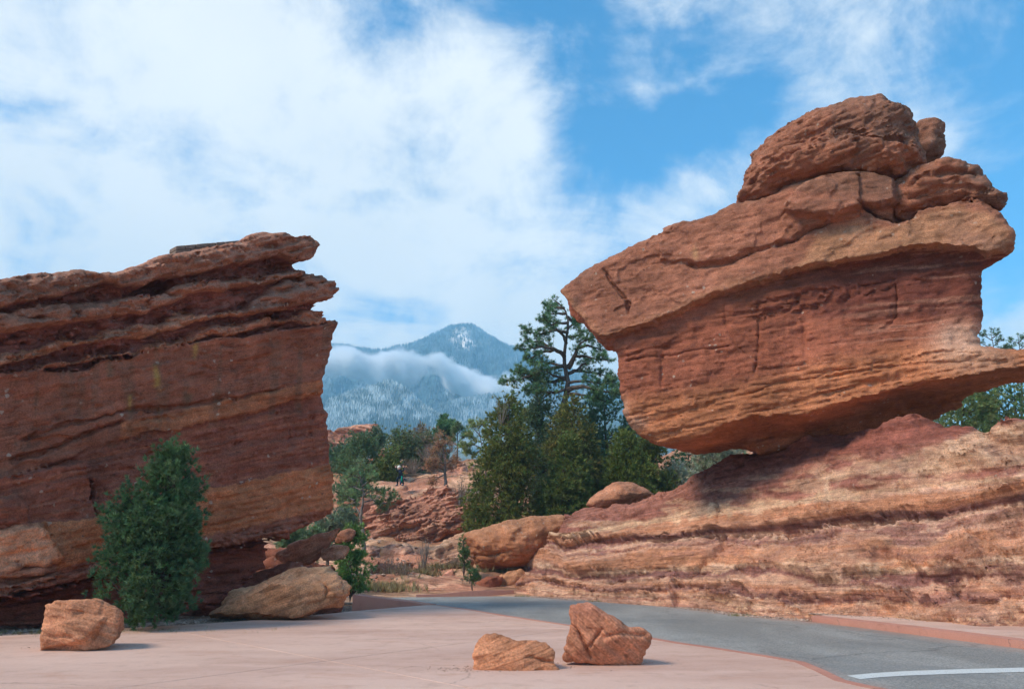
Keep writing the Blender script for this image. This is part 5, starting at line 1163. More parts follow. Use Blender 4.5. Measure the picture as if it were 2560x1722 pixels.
# slope trees in the middle
jun('rounded green juniper on the slope left of the person', 905, 1210, 63.0, [(1215, 845, 955), (1170, 840, 960), (1140, 845, 950), (1120, 860, 940), (1104, 880, 925)], nclump=200, col=(.058, .085, .04), seed=31, size=.3, csize=.13, lump=.4, gaps=.2)
jun('mid green juniper against the wall edge on the slope', 862, 1190, 66.0, [(1200, 820, 905), (1160, 820, 910), (1130, 825, 905), (1112, 845, 890)], nclump=170, col=(.05, .08, .045), seed=32, size=.3, csize=.13, lump=.4, gaps=.2)
jun('wide olive juniper on the ridge behind the person', 985, 1190, 68.0, [(1195, 950, 1040), (1160, 950, 1050), (1130, 955, 1055), (1105, 965, 1050), (1085, 985, 1030), (1074, 1000, 1015)], nclump=300, col=(.075, .088, .042), seed=33, size=.32, csize=.14, lump=.4, gaps=.2)
jun('weeping olive juniper beside the perched stone', 962, 1200, 62.5, [(1205, 945, 985), (1185, 940, 992), (1165, 950, 995), (1140, 962, 990), (1120, 970, 985)], nclump=120, col=(.07, .092, .03), seed=34, size=.25, csize=.13, lump=.3, tips=(.15, .15, .05))
jun('brownish half-bare juniper on the ridge right of the olive one', 1052, 1170, 70.0, [(1180, 1010, 1085), (1140, 1015, 1085), (1110, 1020, 1080), (1085, 1030, 1075), (1068, 1040, 1066)], nclump=150, col=(.13, .105, .07), seed=35, size=.3, csize=.13, lump=.4, gaps=.35)
jun('small dark juniper on the skyline behind the ridge', 935, 1120, 74.0, [(1140, 905, 960), (1110, 905, 962), (1090, 915, 955), (1078, 928, 945)], nclump=110, col=(.06, .085, .05), seed=36, size=.32, csize=.14, lump=.4, gaps=.2)
jun('olive juniper at the skyline left of the round-topped pine', 1078, 1150, 72.0, [(1160, 1040, 1115), (1130, 1040, 1120), (1108, 1050, 1112), (1095, 1065, 1100)], nclump=140, col=(.085, .095, .045), seed=37, size=.3, csize=.14, lump=.4, gaps=.2)
jun('green bushy pinyon below the blocky boulder', 880, 1260, 56.0, [(1262, 842, 915), (1235, 842, 920), (1205, 850, 915), (1180, 865, 905)], name='pinyon_tree', nclump=170, col=(.055, .09, .045), seed=38, size=.24, csize=.12, lump=.4, gaps=.2)
jun('low green brush in the gap beneath the wall overhang', 740, 1350, 36.0, [(1385, 690, 800), (1365, 695, 810), (1340, 715, 815), (1322, 740, 810)], name='green_bush', nclump=190, col=(.085, .115, .06), seed=39, size=.14, csize=.09, lump=.3, cat='bush', gaps=.1)
jun('grey-green bush behind the long tilted slab', 825, 1335, 40.0, [(1350, 780, 880), (1325, 785, 885), (1300, 800, 880), (1285, 820, 870)], name='green_bush', nclump=150, col=(.075, .095, .06), seed=40, size=.16, csize=.1, lump=.3, cat='bush', gaps=.1)
jun('small bright green juniper beside the pale boulder and kerb wall', 876, 1480, 31.5, [(1472, 868, 905), (1440, 842, 925), (1420, 838, 935), (1395, 836, 930), (1370, 845, 915), (1345, 862, 905), (1325, 876, 895), (1318, 882, 890)], nclump=140, col=(.070, .12, .036), seed=41, size=.13, csize=.085, lump=.32, tips=(.13, .2, .06), gaps=.1)
jun('narrow dark green shrub at the left edge of the overhanging block', 1160, 1420, 39.0, [(1424, 1152, 1172), (1405, 1150, 1175), (1380, 1146, 1172), (1355, 1146, 1165), (1340, 1150, 1160)], name='green_bush', nclump=40, col=(.045, .075, .028), seed=42, size=.07, csize=.06, rmul=.7, cat='bush')
jun('small green shrub beside the red boulder at the road bend', 1182, 1450, 37.2, [(1458, 1172, 1200), (1440, 1172, 1195), (1425, 1174, 1186)], name='green_bush', nclump=30, col=(.045, .075, .03), seed=43, size=.06, csize=.06, rmul=.7, cat='bush')

# open-crowned pines: limbs drawn one by one, needles in tufts
def pine(label, y, trunk, limbs, r0=.22, seed=1, col=(.060, .095, .040), tuft=.17, dens=1.0, name='pine_tree', subs=9, cat='tree', per=26, depth=2.2, bark=None, ts=1.0, sublen=.9, foot_v=None):
    rng = np.random.default_rng(seed)
    T = np.array([at(u, v, y) for u, v in trunk]); gz = ground_z(T[0][0], y)
    if T[0][2] > gz: T = np.vstack([[T[0][0] - .05, y, gz - .1], T])
    root = empty(name, (T[0][0], y, gz)); tag(root, label, cat)
    o = np.array(root.location); tb = Buf(); lb = Buf(); nb = Buf()
    L = np.r_[0, np.cumsum(np.linalg.norm(np.diff(T, axis=0), axis=1))]
    t = np.linspace(0, L[-1], 26); C = np.stack([np.interp(t, L, T[:, i]) for i in range(3)], 1); C[2:-1, :2] += rng.normal(0, .02, (23, 2)); 
    tb.tube(C - o, r0 * (1 - .93 * (t / L[-1]) ** .9) + .008, 9)
    tc, td, tw = [], [], []
    for li, lm in enumerate(limbs):
        thick = 1.0
        if isinstance(lm[0], (int, float)): thick = lm[0]; lm = lm[1]
        dy = rng.uniform(-1, 1) * depth
        n = len(lm); Pm = np.array([at(u, v, y + dy * (k / (n - 1)) ** .8) for k, (u, v) in enumerate(lm)])
        Ls = np.r_[0, np.cumsum(np.linalg.norm(np.diff(Pm, axis=0), axis=1))]; m = max(6, int(Ls[-1] / .25)); tt = np.linspace(0, Ls[-1], m)
        Cp = np.stack([np.interp(tt, Ls, Pm[:, i]) for i in range(3)], 1); Cp[1:] += rng.normal(0, .025, (m - 1, 3))
        lb.tube(Cp - o, np.linspace(.30 * r0 * thick + .01, .012, m), 6)
        ns = int(subs * Ls[-1] * dens)
        for k in range(ns):
            f = rng.uniform(.22, 1) ** .8; i = min(int(f * (m - 1)), m - 2); p = Cp[i] * (1 - (f * (m - 1) - i)) + Cp[i + 1] * (f * (m - 1) - i)
            ax = unit(Cp[i + 1] - Cp[i]); d = unit(ax * .6 + unit(rng.normal(0, 1, 3)) * .9 + (0, 0, .35)); l = rng.uniform(.25, 1) * sublen * (1.15 - .5 * f)
            q1_ = p + d * l * .5; q2_ = p + d * l + (0, 0, .12 * l); lb.tube(np.array([p, q1_, q2_]) - o, [.016, .011, .006], 3)
            for s_ in range(3):
                tc.append((q1_ if s_ == 0 else q2_) + rng.normal(0, .07, 3) * (1 if s_ else .6)); td.append(unit(d + rng.normal(0, .5, 3) + (0, 0, .4)))
        tc.append(Cp[-1]); td.append(unit(Cp[-1] - Cp[-2]))
    for k in range(int(8 * dens)):
        tc.append(C[-1 - int(rng.integers(0, 3))] + rng.normal(0, .12, 3)); td.append(np.array([0, 0, 1.0]))
    sprays(nb, rng, np.array(tc) - o, np.array(td), tuft, per, col, spread=.75, width=.055 * ts, cvar=.3)
    tb.build('trunk', bark or BARK, root); lb.build('limb', bark or BARK, root); nb.build('crown', LEAF, root)
    return root
qp = lambda pts: [(1240 + x * .2041, 740 + y * .2041) for x, y in pts]
pine('tall open-crowned ponderosa pine rising behind the junipers beside the balanced rock', 51.0, [(1404, 1280), (1405, 1100)] + qp([(830, 1310), (870, 1150), (875, 1020), (845, 860), (832, 720), (850, 600), (880, 480), (885, 380), (880, 260), (850, 180), (780, 100), (690, 30)]),
     [(1.4, qp([(835, 740), (790, 690), (700, 650), (600, 620), (450, 640), (270, 640)])), qp([(700, 660), (560, 690), (460, 750), (330, 790)]), qp([(820, 860), (700, 830), (560, 815), (470, 808)]),
      (1.3, qp([(830, 855), (650, 885), (500, 940), (350, 960), (220, 930)])), qp([(500, 940), (330, 1010), (180, 1040), (60, 1060)]), (1.3, qp([(860, 1010), (700, 1050), (560, 1040), (430, 990), (300, 920)])), (1.8, qp([(880, 880), (930, 800), (975, 710), (1010, 610), (1080, 550), (1190, 510)])),
      qp([(980, 735), (1100, 735), (1220, 770), (1390, 790)]), qp([(1010, 640), (1100, 600), (1230, 640), (1340, 700)]), (1.6, qp([(880, 1150), (960, 1120), (1080, 1105), (1200, 1140), (1330, 1170), (1530, 1200)])),
      (1.2, qp([(885, 950), (1000, 910), (1120, 930), (1270, 960), (1440, 1000)])), qp([(1000, 910), (1060, 830), (1170, 830)]), qp([(880, 400), (930, 350), (980, 300)]), qp([(865, 590), (820, 490), (760, 420), (660, 360), (540, 290)]),
      qp([(880, 450), (720, 420), (560, 470), (420, 450), (340, 390)]), qp([(880, 330), (760, 330), (650, 340), (600, 290)]), qp([(860, 210), (740, 220), (640, 220)]), qp([(830, 150), (720, 130), (640, 130)]), qp([(640, 620), (560, 560), (400, 560), (380, 500)]),
      qp([(880, 260), (960, 330), (1030, 380)]), qp([(890, 500), (1000, 480), (1090, 420)]), qp([(1090, 550), (1120, 470), (1160, 430)]), qp([(870, 1060), (1000, 1040), (1180, 1050), (1380, 1080), (1480, 1060)]), qp([(860, 1000), (700, 980), (560, 880)]),
      qp([(870, 1200), (1000, 1200), (1200, 1250), (1400, 1300)]), qp([(850, 1150), (700, 1180), (500, 1180), (350, 1130)])],
     r0=.36, seed=3, subs=10, sublen=.72, tuft=.20, per=34, col=(.058, .098, .046), ts=1.2)
pine('slender pinyon with a bare forked trunk left of the thin-bedded outcrop', 44.5, [(912, 1365), (907, 1335), (903, 1310), (902, 1290), (907, 1262), (910, 1235), (907, 1215), (900, 1190), (890, 1170)],
     [(1.4, [(902, 1295), (893, 1268), (886, 1250), (875, 1235)]), [(903, 1320), (890, 1310), (880, 1290)], [(909, 1255), (930, 1250), (950, 1262), (966, 1272)], [(908, 1240), (930, 1225), (955, 1232)], [(890, 1255), (870, 1262), (852, 1275)], [(905, 1225), (880, 1215), (862, 1222)], [(905, 1215), (925, 1200), (935, 1195)],
      [(900, 1195), (880, 1185), (870, 1192)], [(903, 1205), (918, 1185), (922, 1172)], [(895, 1180), (900, 1165), (905, 1160)], [(886, 1250), (868, 1240), (856, 1240)], [(950, 1262), (965, 1255), (985, 1240)]],
     r0=.13, seed=8, subs=16, tuft=.17, per=30, sublen=.55, depth=1.0, col=(.085, .12, .055), name='pinyon_tree', bark=GREYBARK, ts=1.3)
pine('round-topped green pine on the skyline of the slope', 74.0, [(1110, 1160), (1112, 1110), (1113, 1085), (1112, 1055)], [[(1112, 1100), (1098, 1085), (1092, 1080)], [(1112, 1095), (1128, 1078), (1134, 1075)], [(1113, 1080), (1102, 1062)], [(1113, 1078), (1124, 1060)], [(1112, 1065), (1112, 1048)], [(1112, 1090), (1095, 1095)], [(1112, 1088), (1130, 1092)], [(1113, 1072), (1098, 1072)], [(1113, 1070), (1128, 1068)]],
     r0=.13, seed=9, subs=22, tuft=.3, per=30, sublen=.7, depth=1.2, col=(.05, .095, .04), ts=1.4)
pine('scraggly open pine right of the round-topped one on the skyline', 70.0, [(1142, 1150), (1145, 1110), (1143, 1080), (1146, 1064)], [[(1144, 1115), (1128, 1100)], [(1144, 1105), (1160, 1092), (1168, 1088)], [(1144, 1090), (1132, 1080)], [(1144, 1085), (1156, 1072)], [(1145, 1075), (1140, 1062)], [(1144, 1120), (1165, 1115)]],
     r0=.1, seed=10, subs=10, tuft=.28, per=26, sublen=.6, depth=1.0, col=(.075, .105, .05), ts=1.3)
pine('yellow-green pinyon branches left of the tall conical juniper', 50.0, [(1215, 1180), (1206, 1120), (1200, 1090), (1192, 1060)], [[(1206, 1120), (1185, 1112), (1165, 1115), (1152, 1112)], [(1203, 1105), (1180, 1095), (1170, 1085)], [(1200, 1090), (1185, 1070), (1178, 1055)], [(1195, 1070), (1205, 1058), (1212, 1052)], [(1206, 1125), (1190, 1135), (1160, 1130)], [(1205, 1110), (1218, 1090)]],
     r0=.09, seed=12, subs=12, tuft=.2, per=26, sublen=.5, depth=.8, col=(.115, .135, .055), name='pinyon_tree', ts=1.2)
pine('dead pinyon with brown needles on the pink slope', 56.5, [(1113, 1222), (1113, 1190), (1112, 1160), (1110, 1130), (1106, 1105), (1100, 1085)], [[(1113, 1185), (1095, 1195), (1075, 1208)], [(1112, 1175), (1090, 1165), (1072, 1172)], [(1112, 1160), (1088, 1150), (1072, 1160)], [(1111, 1145), (1090, 1130), (1082, 1135)], [(1112, 1160), (1135, 1150), (1142, 1152)], [(1111, 1140), (1130, 1125)], [(1108, 1120), (1092, 1112)], [(1108, 1115), (1122, 1105)], [(1103, 1095), (1096, 1090)], [(1112, 1170), (1130, 1172)]],
     r0=.15, seed=14, subs=20, tuft=.2, per=16, sublen=.7, depth=1.2, col=(.155, .085, .048), name='dead_pinyon_tree', bark=GREYBARK, ts=.9)
for i, (u, v, y, w, lab) in enumerate([(2478, 845, 62, 26, 'sparse pine top above the right shelf of the balanced rock'), (2545, 855, 64, 20, 'smaller pine top at the right edge above the rock shelf')]):
    pine(lab, y, [(u + 10, 1050), (u + 8, 900), (u + 4, v + 10), (u, v - 20)], [[(u + 6, v + 30), (u - w, v + 10), (u - w * 1.6, v + 18)], [(u + 5, v + 20), (u + w, v + 5)], [(u + 4, v + 5), (u - w, v - 8)], [(u + 3, v), (u + w * .8, v - 12)], [(u + 6, v + 30), (u + w * 1.6, v + 22)], [(u + 8, v + 45), (u + w, v + 40)], [(u + 8, v + 45), (u - w, v + 40)]],
         r0=.12, seed=50 + i, subs=8, tuft=.18, per=24, sublen=.6, depth=1.2, col=(.05, .085, .045), ts=1.3)
# bare shrubs, grass
TWIG = bark_mat('twig', (.20, .15, .12), (.36, .30, .26))
def bare_shrub(label, u, v, y, h, w, n=60, seed=1, leaf=None, lean=0, mat=TWIG, curl=0):
    rng = np.random.default_rng(seed); p = at(u, v, y); z = max(ground_z(p[0], y), -.06); root = empty('bare_shrub', (p[0], y, p[2])); tag(root, label, 'shrub'); b = Buf(); f = Buf(); tc = []
    for i in range(n):
        a = rng.uniform(0, 6.28); r = rng.uniform(.1, 1) * w; q = np.array([math.cos(a) * r * .12, math.sin(a) * r * .12, -.15]); e = np.array([math.cos(a) * r + lean, math.sin(a) * r, h * rng.uniform(.6, 1) * (1 - .35 * (r / w) ** 2)])
        m_ = (q + e) / 2 + rng.normal(0, .05, 3) - (0, 0, 0); b.tube([q, m_, e], [.014, .009, .004], 3)
        for k in range(3):
            s = m_ + (e - m_) * rng.uniform(0, .8); t = s + unit(e - q + rng.normal(0, .6, 3)) * rng.uniform(.1, .3) * h * .6; b.tube([s, t], [.006, .003], 3); tc.append(t)
    b.build('branch', mat, root)
    if leaf is not None:
        tc = np.array(tc); sprays(f, rng, tc, rng.normal(0, 1, tc.shape), .05, 5, np.array(leaf) * .42, width=.4); f.build('crown', LEAF, root)
    return root
bare_shrub('tall bare grey shrub in front of the cream slab', 1060, 1438, 41.0, 2.0, .45, 34, 3, mat=GREYBARK)
bare_shrub('tangled reddish-grey bare bush at the centre of the slope foot', 975, 1445, 40.2, 1.2, .7, 50, 4, leaf=(.30, .17, .12))
bare_shrub('brown dry bush left of the tall bare grey shrub', 1008, 1448, 39.6, .9, .6, 70, 5, leaf=(.24, .16, .09))
bare_shrub('low dry bush with pale twigs under the cream slab', 1145, 1425, 40.6, .8, .7, 70, 6, leaf=(.30, .22, .15))
bare_shrub('small dry shrub near the red boulder at the bend', 1168, 1462, 38.6, .5, .4, 40, 7, leaf=(.36, .24, .16))
bare_shrub('pale thin twiggy shrub behind the dead pinyon', 1075, 1155, 63.0, 1.6, 1.4, 80, 8, leaf=(.28, .18, .13))
bare_shrub('brown brush patch on the slope behind the person', 1030, 1178, 66.0, 1.2, 1.6, 90, 9, leaf=(.22, .15, .09))
bare_shrub('thin twiggy sapling at the left edge of the conical junipers', 1150, 1255, 46.0, 1.6, .5, 26, 10, leaf=(.30, .22, .12), mat=GREYBARK)
bare_shrub('bare spiky branches poking out left of the tall conical juniper', 1252, 1060, 44.0, 1.9, .9, 14, 11, mat=GREYBARK)
def grass(name, n, fn, h, col, seed=1):
    rng = np.random.default_rng(seed); V, T, C = [], [], []
    P = np.array([fn(rng) for _ in range(n)]); d = unit(np.c_[rng.normal(0, .35, (n, 2)), np.ones(n)]); b = Buf(); k = 9
    sprays(b, rng, P, d, h, k, np.array(col) * .34, spread=.28, width=.045, cvar=.25); o = b.build(name, LEAF, None); tag(o, kind='stuff'); return o
def gpatch(u, v, y, w, dp):
    p = at(u, v, y)
    def fn(r):
        x = p[0] + r.normal(0, w); yy = y + r.normal(0, dp); return (x, yy, ground_z(x, yy) if yy > 36.3 else -.05)
    return fn
grass('dry_grass', 260, gpatch(960, 1470, 38.2, .8, .35), .34, (.42, .33, .17), 1)
grass('dry_grass', 380, gpatch(1110, 1420, 40.6, 1.5, .3), .30, (.36, .29, .15), 2)
def tree_foot(r):
    a, q = r.uniform(0, 6.28), abs(r.normal(0, .9)); return (-10.0 + math.cos(a) * q * 1.9 + .6, 19.0 + math.sin(a) * q * .45, -.05)
grass('dry_grass', 420, tree_foot, .10, (.30, .25, .11), 3)
def gravel_fn(r):
    t = r.random(); u = 1070 * t; ve = np.interp(u, [0, 303, 573, 900, 1071], [1589, 1571, 1555, 1526, 1513]); p = gnd(u, ve - abs(r.normal(0, 8)) - 1.0); return (p[0], p[1], -.045)
scatter_stones('gravel', 5000, gravel_fn, .035, ROCK_BOULDER)
def along(pts, spread, z):
    P = np.array([gnd(*p) for p in pts]); L = np.r_[0, np.cumsum(np.linalg.norm(np.diff(P, axis=0), axis=1))]
    def fn(r):
        t = r.uniform(0, L[-1]); x, y = np.interp(t, L, P[:, 0]), np.interp(t, L, P[:, 1]); return (x + r.normal(0, spread), y + abs(r.normal(0, spread)) * .8, z)
    return fn
scatter_stones('rubble', 2600, along([(1290, 1487), (1446, 1499), (1660, 1512), (1888, 1541), (2020, 1551)], .16, .0), .035, ROCK_BOULDER, seed=9)
scatter_stones('rubble', 1500, along([(2040, 1545), (2331, 1568), (2560, 1572), (2700, 1580)], .14, .12), .03, ROCK_BOULDER, seed=10)
scatter_stones('rubble', 1800, along([(0, 1575), (150, 1572), (300, 1562), (520, 1548), (640, 1545), (740, 1540)], .25, -.03), .04, ROCK_BOULDER, seed=12)
for q in range(7): grass('dry_grass', 26, gpatch([1310, 1500, 1690, 1850, 2130, 2300, 2440][q], [1490, 1503, 1514, 1538, 1552, 1562, 1568][q], gnd([1310, 1500, 1690, 1850, 2130, 2300, 2440][q], [1490, 1503, 1514, 1538, 1552, 1562, 1568][q])[1] - .1, .25, .08), .13, (.33, .30, .14), 20 + q)
def rubble_fn(r):
    u = r.uniform(860, 1180); p = gnd(u, r.uniform(1440, 1488)); y = p[1] + 2 ; return (p[0], y, ground_z(p[0], y) if y > 36.3 else -.04)
scatter_stones('rubble', 900, rubble_fn, .10, ROCK_BOULDER, seed=6)
# ------------------------------------------------------------------ person on the boulder
def skin_body(name, joints, edges, rad, mat, parent, sub=2):
    me = bpy.data.meshes.new(name); me.from_pydata([tuple(p) for p in joints], edges, []); o = bpy.data.objects.new(name, me); COL.objects.link(o)
    sk = o.modifiers.new('skin', 'SKIN'); sk.use_smooth_shade = True
    for i, r in enumerate(rad): me.skin_vertices[0].data[i].radius = (r, r) if not isinstance(r, tuple) else r
    me.skin_vertices[0].data[0].use_root = True
    ss = o.modifiers.new('sub', 'SUBSURF'); ss.levels = sub; ss.render_levels = sub
    me.materials.append(mat); o.parent = parent; return o
def plain(name, c, rough=.8):
    m = Mat(name, rough, .2); n = m.rng(m.noise(m.geo, 30, 3), .3, .7, .85, 1.15); return m.done(m.mix(1.0, (*c, 1), m.comb(n, n, n), 'MULTIPLY'), m.bump(m.noise(m.geo, 60, 3), .3, .01))
def people():
    y = 57.5; s = y / F_PX                     # metres per photo pixel at this distance
    K = 80 / 1394.                             # zoom pixels -> photo pixels
    def W(zx, zy, dy=0.0):
        p = at(960 + zx * K, 1140 + zy * K, y + dy); return p
    navy, black, skin, hair, green, shoe, blue = plain('navy_cloth', (.012, .02, .035)), plain('black_trousers', (.010, .014, .018)), plain('skin', (.62, .36, .29), .6), plain('white_hat', (.78, .74, .62)), plain('green_stripe', (.0, .26, .16)), plain('grey_shoe', (.33, .36, .45)), plain('blue_jeans', (.05, .10, .18))
    base = W(690, 1250); root = empty('person', tuple(base)); tag(root, 'adult in dark jacket and white hat standing with both hands raised on the smooth boulder', 'person'); o = np.array(root.location)
    rel = lambda *a: tuple(W(*a) - o)
    # one continuous body: pelvis root, spine, neck, head, arms, bent legs
    J = [rel(735, 880), rel(725, 760), rel(712, 650), rel(680, 590), rel(668, 545), rel(662, 480), rel(640, 640), rel(560, 640), rel(545, 545), rel(515, 480), rel(770, 640), rel(855, 630), rel(860, 550), rel(850, 460),
         rel(690, 900), rel(560, 1010, -.3), rel(590, 1130, -.1), rel(590, 1230, -.05), rel(560, 1262, -.25), rel(770, 900), rel(785, 1040, -.25), rel(830, 1150, 0), rel(835, 1240, 0), rel(820, 1270, -.25)]
    E = [(0, 1), (1, 2), (2, 3), (3, 4), (4, 5), (2, 6), (6, 7), (7, 8), (8, 9), (2, 10), (10, 11), (11, 12), (12, 13), (0, 14), (14, 15), (15, 16), (16, 17), (17, 18), (0, 19), (19, 20), (20, 21), (21, 22), (22, 23)]
    Rr = [.17, .155, .17, .07, .095, .085, .08, .055, .045, .035, .08, .055, .045, .035, .12, .085, .065, .05, .045, .12, .085, .065, .05, .045]
    skin_body('body', J, E, Rr, navy, root)
    def ball(name, c, r, mat, sc=(1, 1, 1)):
        th = np.linspace(0, np.pi, 9); ph = np.linspace(0, 2 * np.pi, 13)[:-1]; V = np.array([[r * sc[0] * math.sin(a) * math.cos(b), r * sc[1] * math.sin(a) * math.sin(b), r * sc[2] * math.cos(a)] for a in th for b in ph]) + c
        I = np.arange(9 * 12).reshape(9, 12); J_ = np.roll(I, -1, 1); return mesh_obj(name, V, np.stack([I[:-1], I[1:], J_[1:], J_[:-1]], -1).reshape(-1, 4), mat, root)
    ball('face', np.array(rel(672, 515, -.06)), .10, skin, (.8, .8, 1.1)); ball('hat', np.array(rel(655, 480, .0)), .135, hair, (1.0, 1.05, 1.05)); ball('hair', np.array(rel(640, 530, .03)), .10, hair, (.8, .8, 1.2))
    for hx, hy, sg in ((512, 480, -1), (850, 470, 1)):
        c = np.array(rel(hx, hy)); hb = Buf(); hb.tube([c - (0, 0, .04), c + (0, 0, .0), c + (0, 0, .06)], [.035, .05, .04], 8)
        for k, (a, l) in enumerate(((-.5, .07), (-.2, .09), (.05, .1), (.3, .08))):
            q = c + (a * .08, 0, .05); hb.tube([q, q + (a * .03, -.01, l * .6), q + (a * .05, -.02, l)], [.014, .012, .009], 5)
        q = c + (-sg * .045, 0, -.01); hb.tube([q, q + (-sg * .035, -.01, .03), q + (-sg * .04, -.015, .065)], [.015, .013, .01], 5)
        hb.build('hand', skin, root)
    for zx in (572, 822):
        c = np.array(rel(zx, 1255, -.1)); sb = Buf(); sb.tube([c + (.0, .12, .0), c + (-.02, 0, .01), c + (-.05, -.14, -.03)], [.055, .06, .045], 8); sb.build('shoe', shoe, root)
    p = [np.array(rel(785, 870, -.14)), np.array(rel(765, 960, -.26)), np.array(rel(775, 1060, -.34)), np.array(rel(815, 1150, -.12))]
    gb = Buf(); gb.tube(p, [.045, .05, .045, .03], 6); gb.build('stripe', green, root)
    # child crouching behind the leg
    b2 = W(760, 1250, .25); r2 = empty('person', tuple(b2)); tag(r2, 'small crouching child in dark blue clothes beside the adult', 'person'); o2 = np.array(r2.location); rl = lambda *a: tuple(W(*a) - o2)
    J = [rel2 for rel2 in (rl(780, 1120, .25), rl(800, 1040, .25), rl(815, 975, .22), rl(818, 935, .2), rl(870, 965, .2), rl(915, 1015, .15), rl(985, 1015, .1), rl(760, 1010, .2), rl(745, 1080, .05), rl(735, 1120, .1), rl(720, 1170, .05), rl(725, 1235, .15), rl(820, 1140, .1), rl(845, 1180, .1), rl(835, 1240, .2))]
    E = [(0, 1), (1, 2), (2, 3), (2, 4), (4, 5), (5, 6), (2, 7), (7, 8), (0, 9), (9, 10), (10, 11), (0, 12), (12, 13), (13, 14)]
    skin_body('body', J, E, [.13, .12, .10, .07, .06, .05, .035, .06, .045, .09, .07, .05, .09, .06, .05], blue, r2)
    th = np.linspace(0, np.pi, 8)
    c = np.array(rl(816, 975, .08)); V = np.array([[.09 * math.sin(a) * math.cos(b), .09 * math.sin(a) * math.sin(b), .11 * math.cos(a)] for a in th for b in np.linspace(0, 2 * np.pi, 11)[:-1]]) + c
    I = np.arange(80).reshape(8, 10); mesh_obj('face', V, np.stack([I[:-1], I[1:], np.roll(I, -1, 1)[1:], np.roll(I, -1, 1)[:-1]], -1).reshape(-1, 4), skin, r2)
people()
# ------------------------------------------------------------------ mountains
def far_mat():
    m = Mat('mountain_forest', .95, .05); P = m.geo
    a = m.noise(P, .012, 8, .68, .3); b = m.noise(P, .06, 5, .7); c = m.attr('Col')
    f = m.rng(b, .35, .65, .72, 1.3); col = m.mix(1.0, c, m.comb(f, f, f), 'MULTIPLY')
    return m.done(col, m.bump(b, .8, 6.0))
FARM = far_mat()
def ridge(name, y, pts, depth, z_front, nx=260, ny=110, seed=1, col=(.05, .075, .06), gully=60, back=350, pale=None, pw=1.15, kind='structure'):
    P = np.array(sorted(pts), float); xs = np.array([at(u, v, y)[0] for u, v in P]); zs = np.array([at(u, v, y)[2] for u, v in P])
    X = np.linspace(xs[0], xs[-1], nx); Yl = np.concatenate([y - depth * (1 - np.linspace(0, 1, ny)), y + np.linspace(0, back, 8)[1:]])
    Xg, Yg = np.meshgrid(X, Yl, indexing='ij'); zr = np.interp(Xg, xs, zs)
    t = np.clip((y - Yg) / depth, 0, 1); zf = zr * (1 - t ** pw) + z_front * t ** pw
    n = 1 - np.abs(fbm(Xg / 190. + seed, Yg / 330., seed, 5)) * 2
    m = np.sin(np.clip(t * 1.15, 0, 1) * np.pi) ** .8
    Z = zf + gully * (n - .6) * m + 3.0 * fbm(Xg / 25., Yg / 25., seed, 3) * np.clip(t * 8, 0, 1)
    Z = np.where(Yg > y, zr - (Yg - y) * .5, Z)
    n_, k = Xg.shape; I = np.arange(n_ * k).reshape(n_, k); Q = np.stack([I[:-1, :-1], I[1:, :-1], I[1:, 1:], I[:-1, 1:]], -1).reshape(-1, 4)
    V = np.stack([Xg.ravel(), Yg.ravel(), Z.ravel()], 1); U, Vp = proj(V)
    c = np.tile(np.array(col), (len(V), 1)).astype(float)
    if pale: c = pale(c, U, Vp, V)
    o = mesh_obj(name, V, Q, FARM, None, True, {'Col': ('FLOAT_COLOR', c)}); tag(o, kind=kind)
    return (X, Yl, Z)
def sample(G, x, y):
    X, Y, Z = G; i = np.clip(np.searchsorted(X, x) - 1, 0, len(X) - 2); j = np.clip(np.searchsorted(Y, y) - 1, 0, len(Y) - 2)
    fx = (x - X[i]) / (X[i + 1] - X[i]); fy = (y - Y[j]) / (Y[j + 1] - Y[j])
    return Z[i, j] * (1 - fx) * (1 - fy) + Z[i + 1, j] * fx * (1 - fy) + Z[i, j + 1] * (1 - fx) * fy + Z[i + 1, j + 1] * fx * fy
def forest(name, G, n, ulim, vlim, h, colf, seed=1, ylim=None):
    """far wood: one narrow cone per tree, thousands of them, joined"""
    rng = np.random.default_rng(seed); X, Y, Z = G; y0_, y1_ = ylim or (Y[0], Y[-8])
    x = rng.uniform(X[0], X[-1], n * 6); y = rng.uniform(y0_, y1_ + 12, n * 6); z = sample(G, x, y); U, V = proj(np.stack([x, y, z], 1))
    k = (U > ulim[0]) & (U < ulim[1]) & (V > vlim[0]) & (V < vlim[1]); x, y, z, U, V = [a[k][:n] for a in (x, y, z, U, V)]; n = len(x)
    c, keep = colf(U, V, rng)
    if name == 'forest' and h > 12: keep = keep & (region(U, V, [(1116, 850), (1132, 828), (1148, 814), (1168, 818), (1180, 836), (1196, 852), (1206, 866), (1176, 878), (1154, 880), (1138, 868)], 14) < rng.uniform(.1, 1.3, n)); x, y, z, c = x[keep], y[keep], z[keep], c[keep]; n = len(x)
    hh = h * rng.uniform(.55, 1.25, n); r = hh * rng.uniform(.14, .24, n); th = rng.uniform(0, 6.28, n); sd = 5
    ring = np.stack([np.stack([x + r * np.cos(th + k * 2 * np.pi / sd), y + r * np.sin(th + k * 2 * np.pi / sd), z + hh * .05], 1) for k in range(sd)], 1)
    tip = np.stack([x, y, z + hh], 1)[:, None]; Vt = np.concatenate([ring, tip], 1).reshape(-1, 3)
    b = np.arange(n)[:, None, None] * (sd + 1); T = np.array([[k, (k + 1) % sd, sd] for k in range(sd)])[None] + b
    C = np.repeat(c, sd + 1, 0); o = mesh_obj(name, Vt, T.reshape(-1, 3), LEAFF, None, False, {'Col': ('FLOAT_COLOR', C)}); tag(o, kind='stuff'); return o
mf = Mat('frosted_forest', .9, .1); LEAFF = mf.done(mf.attr('Col'))
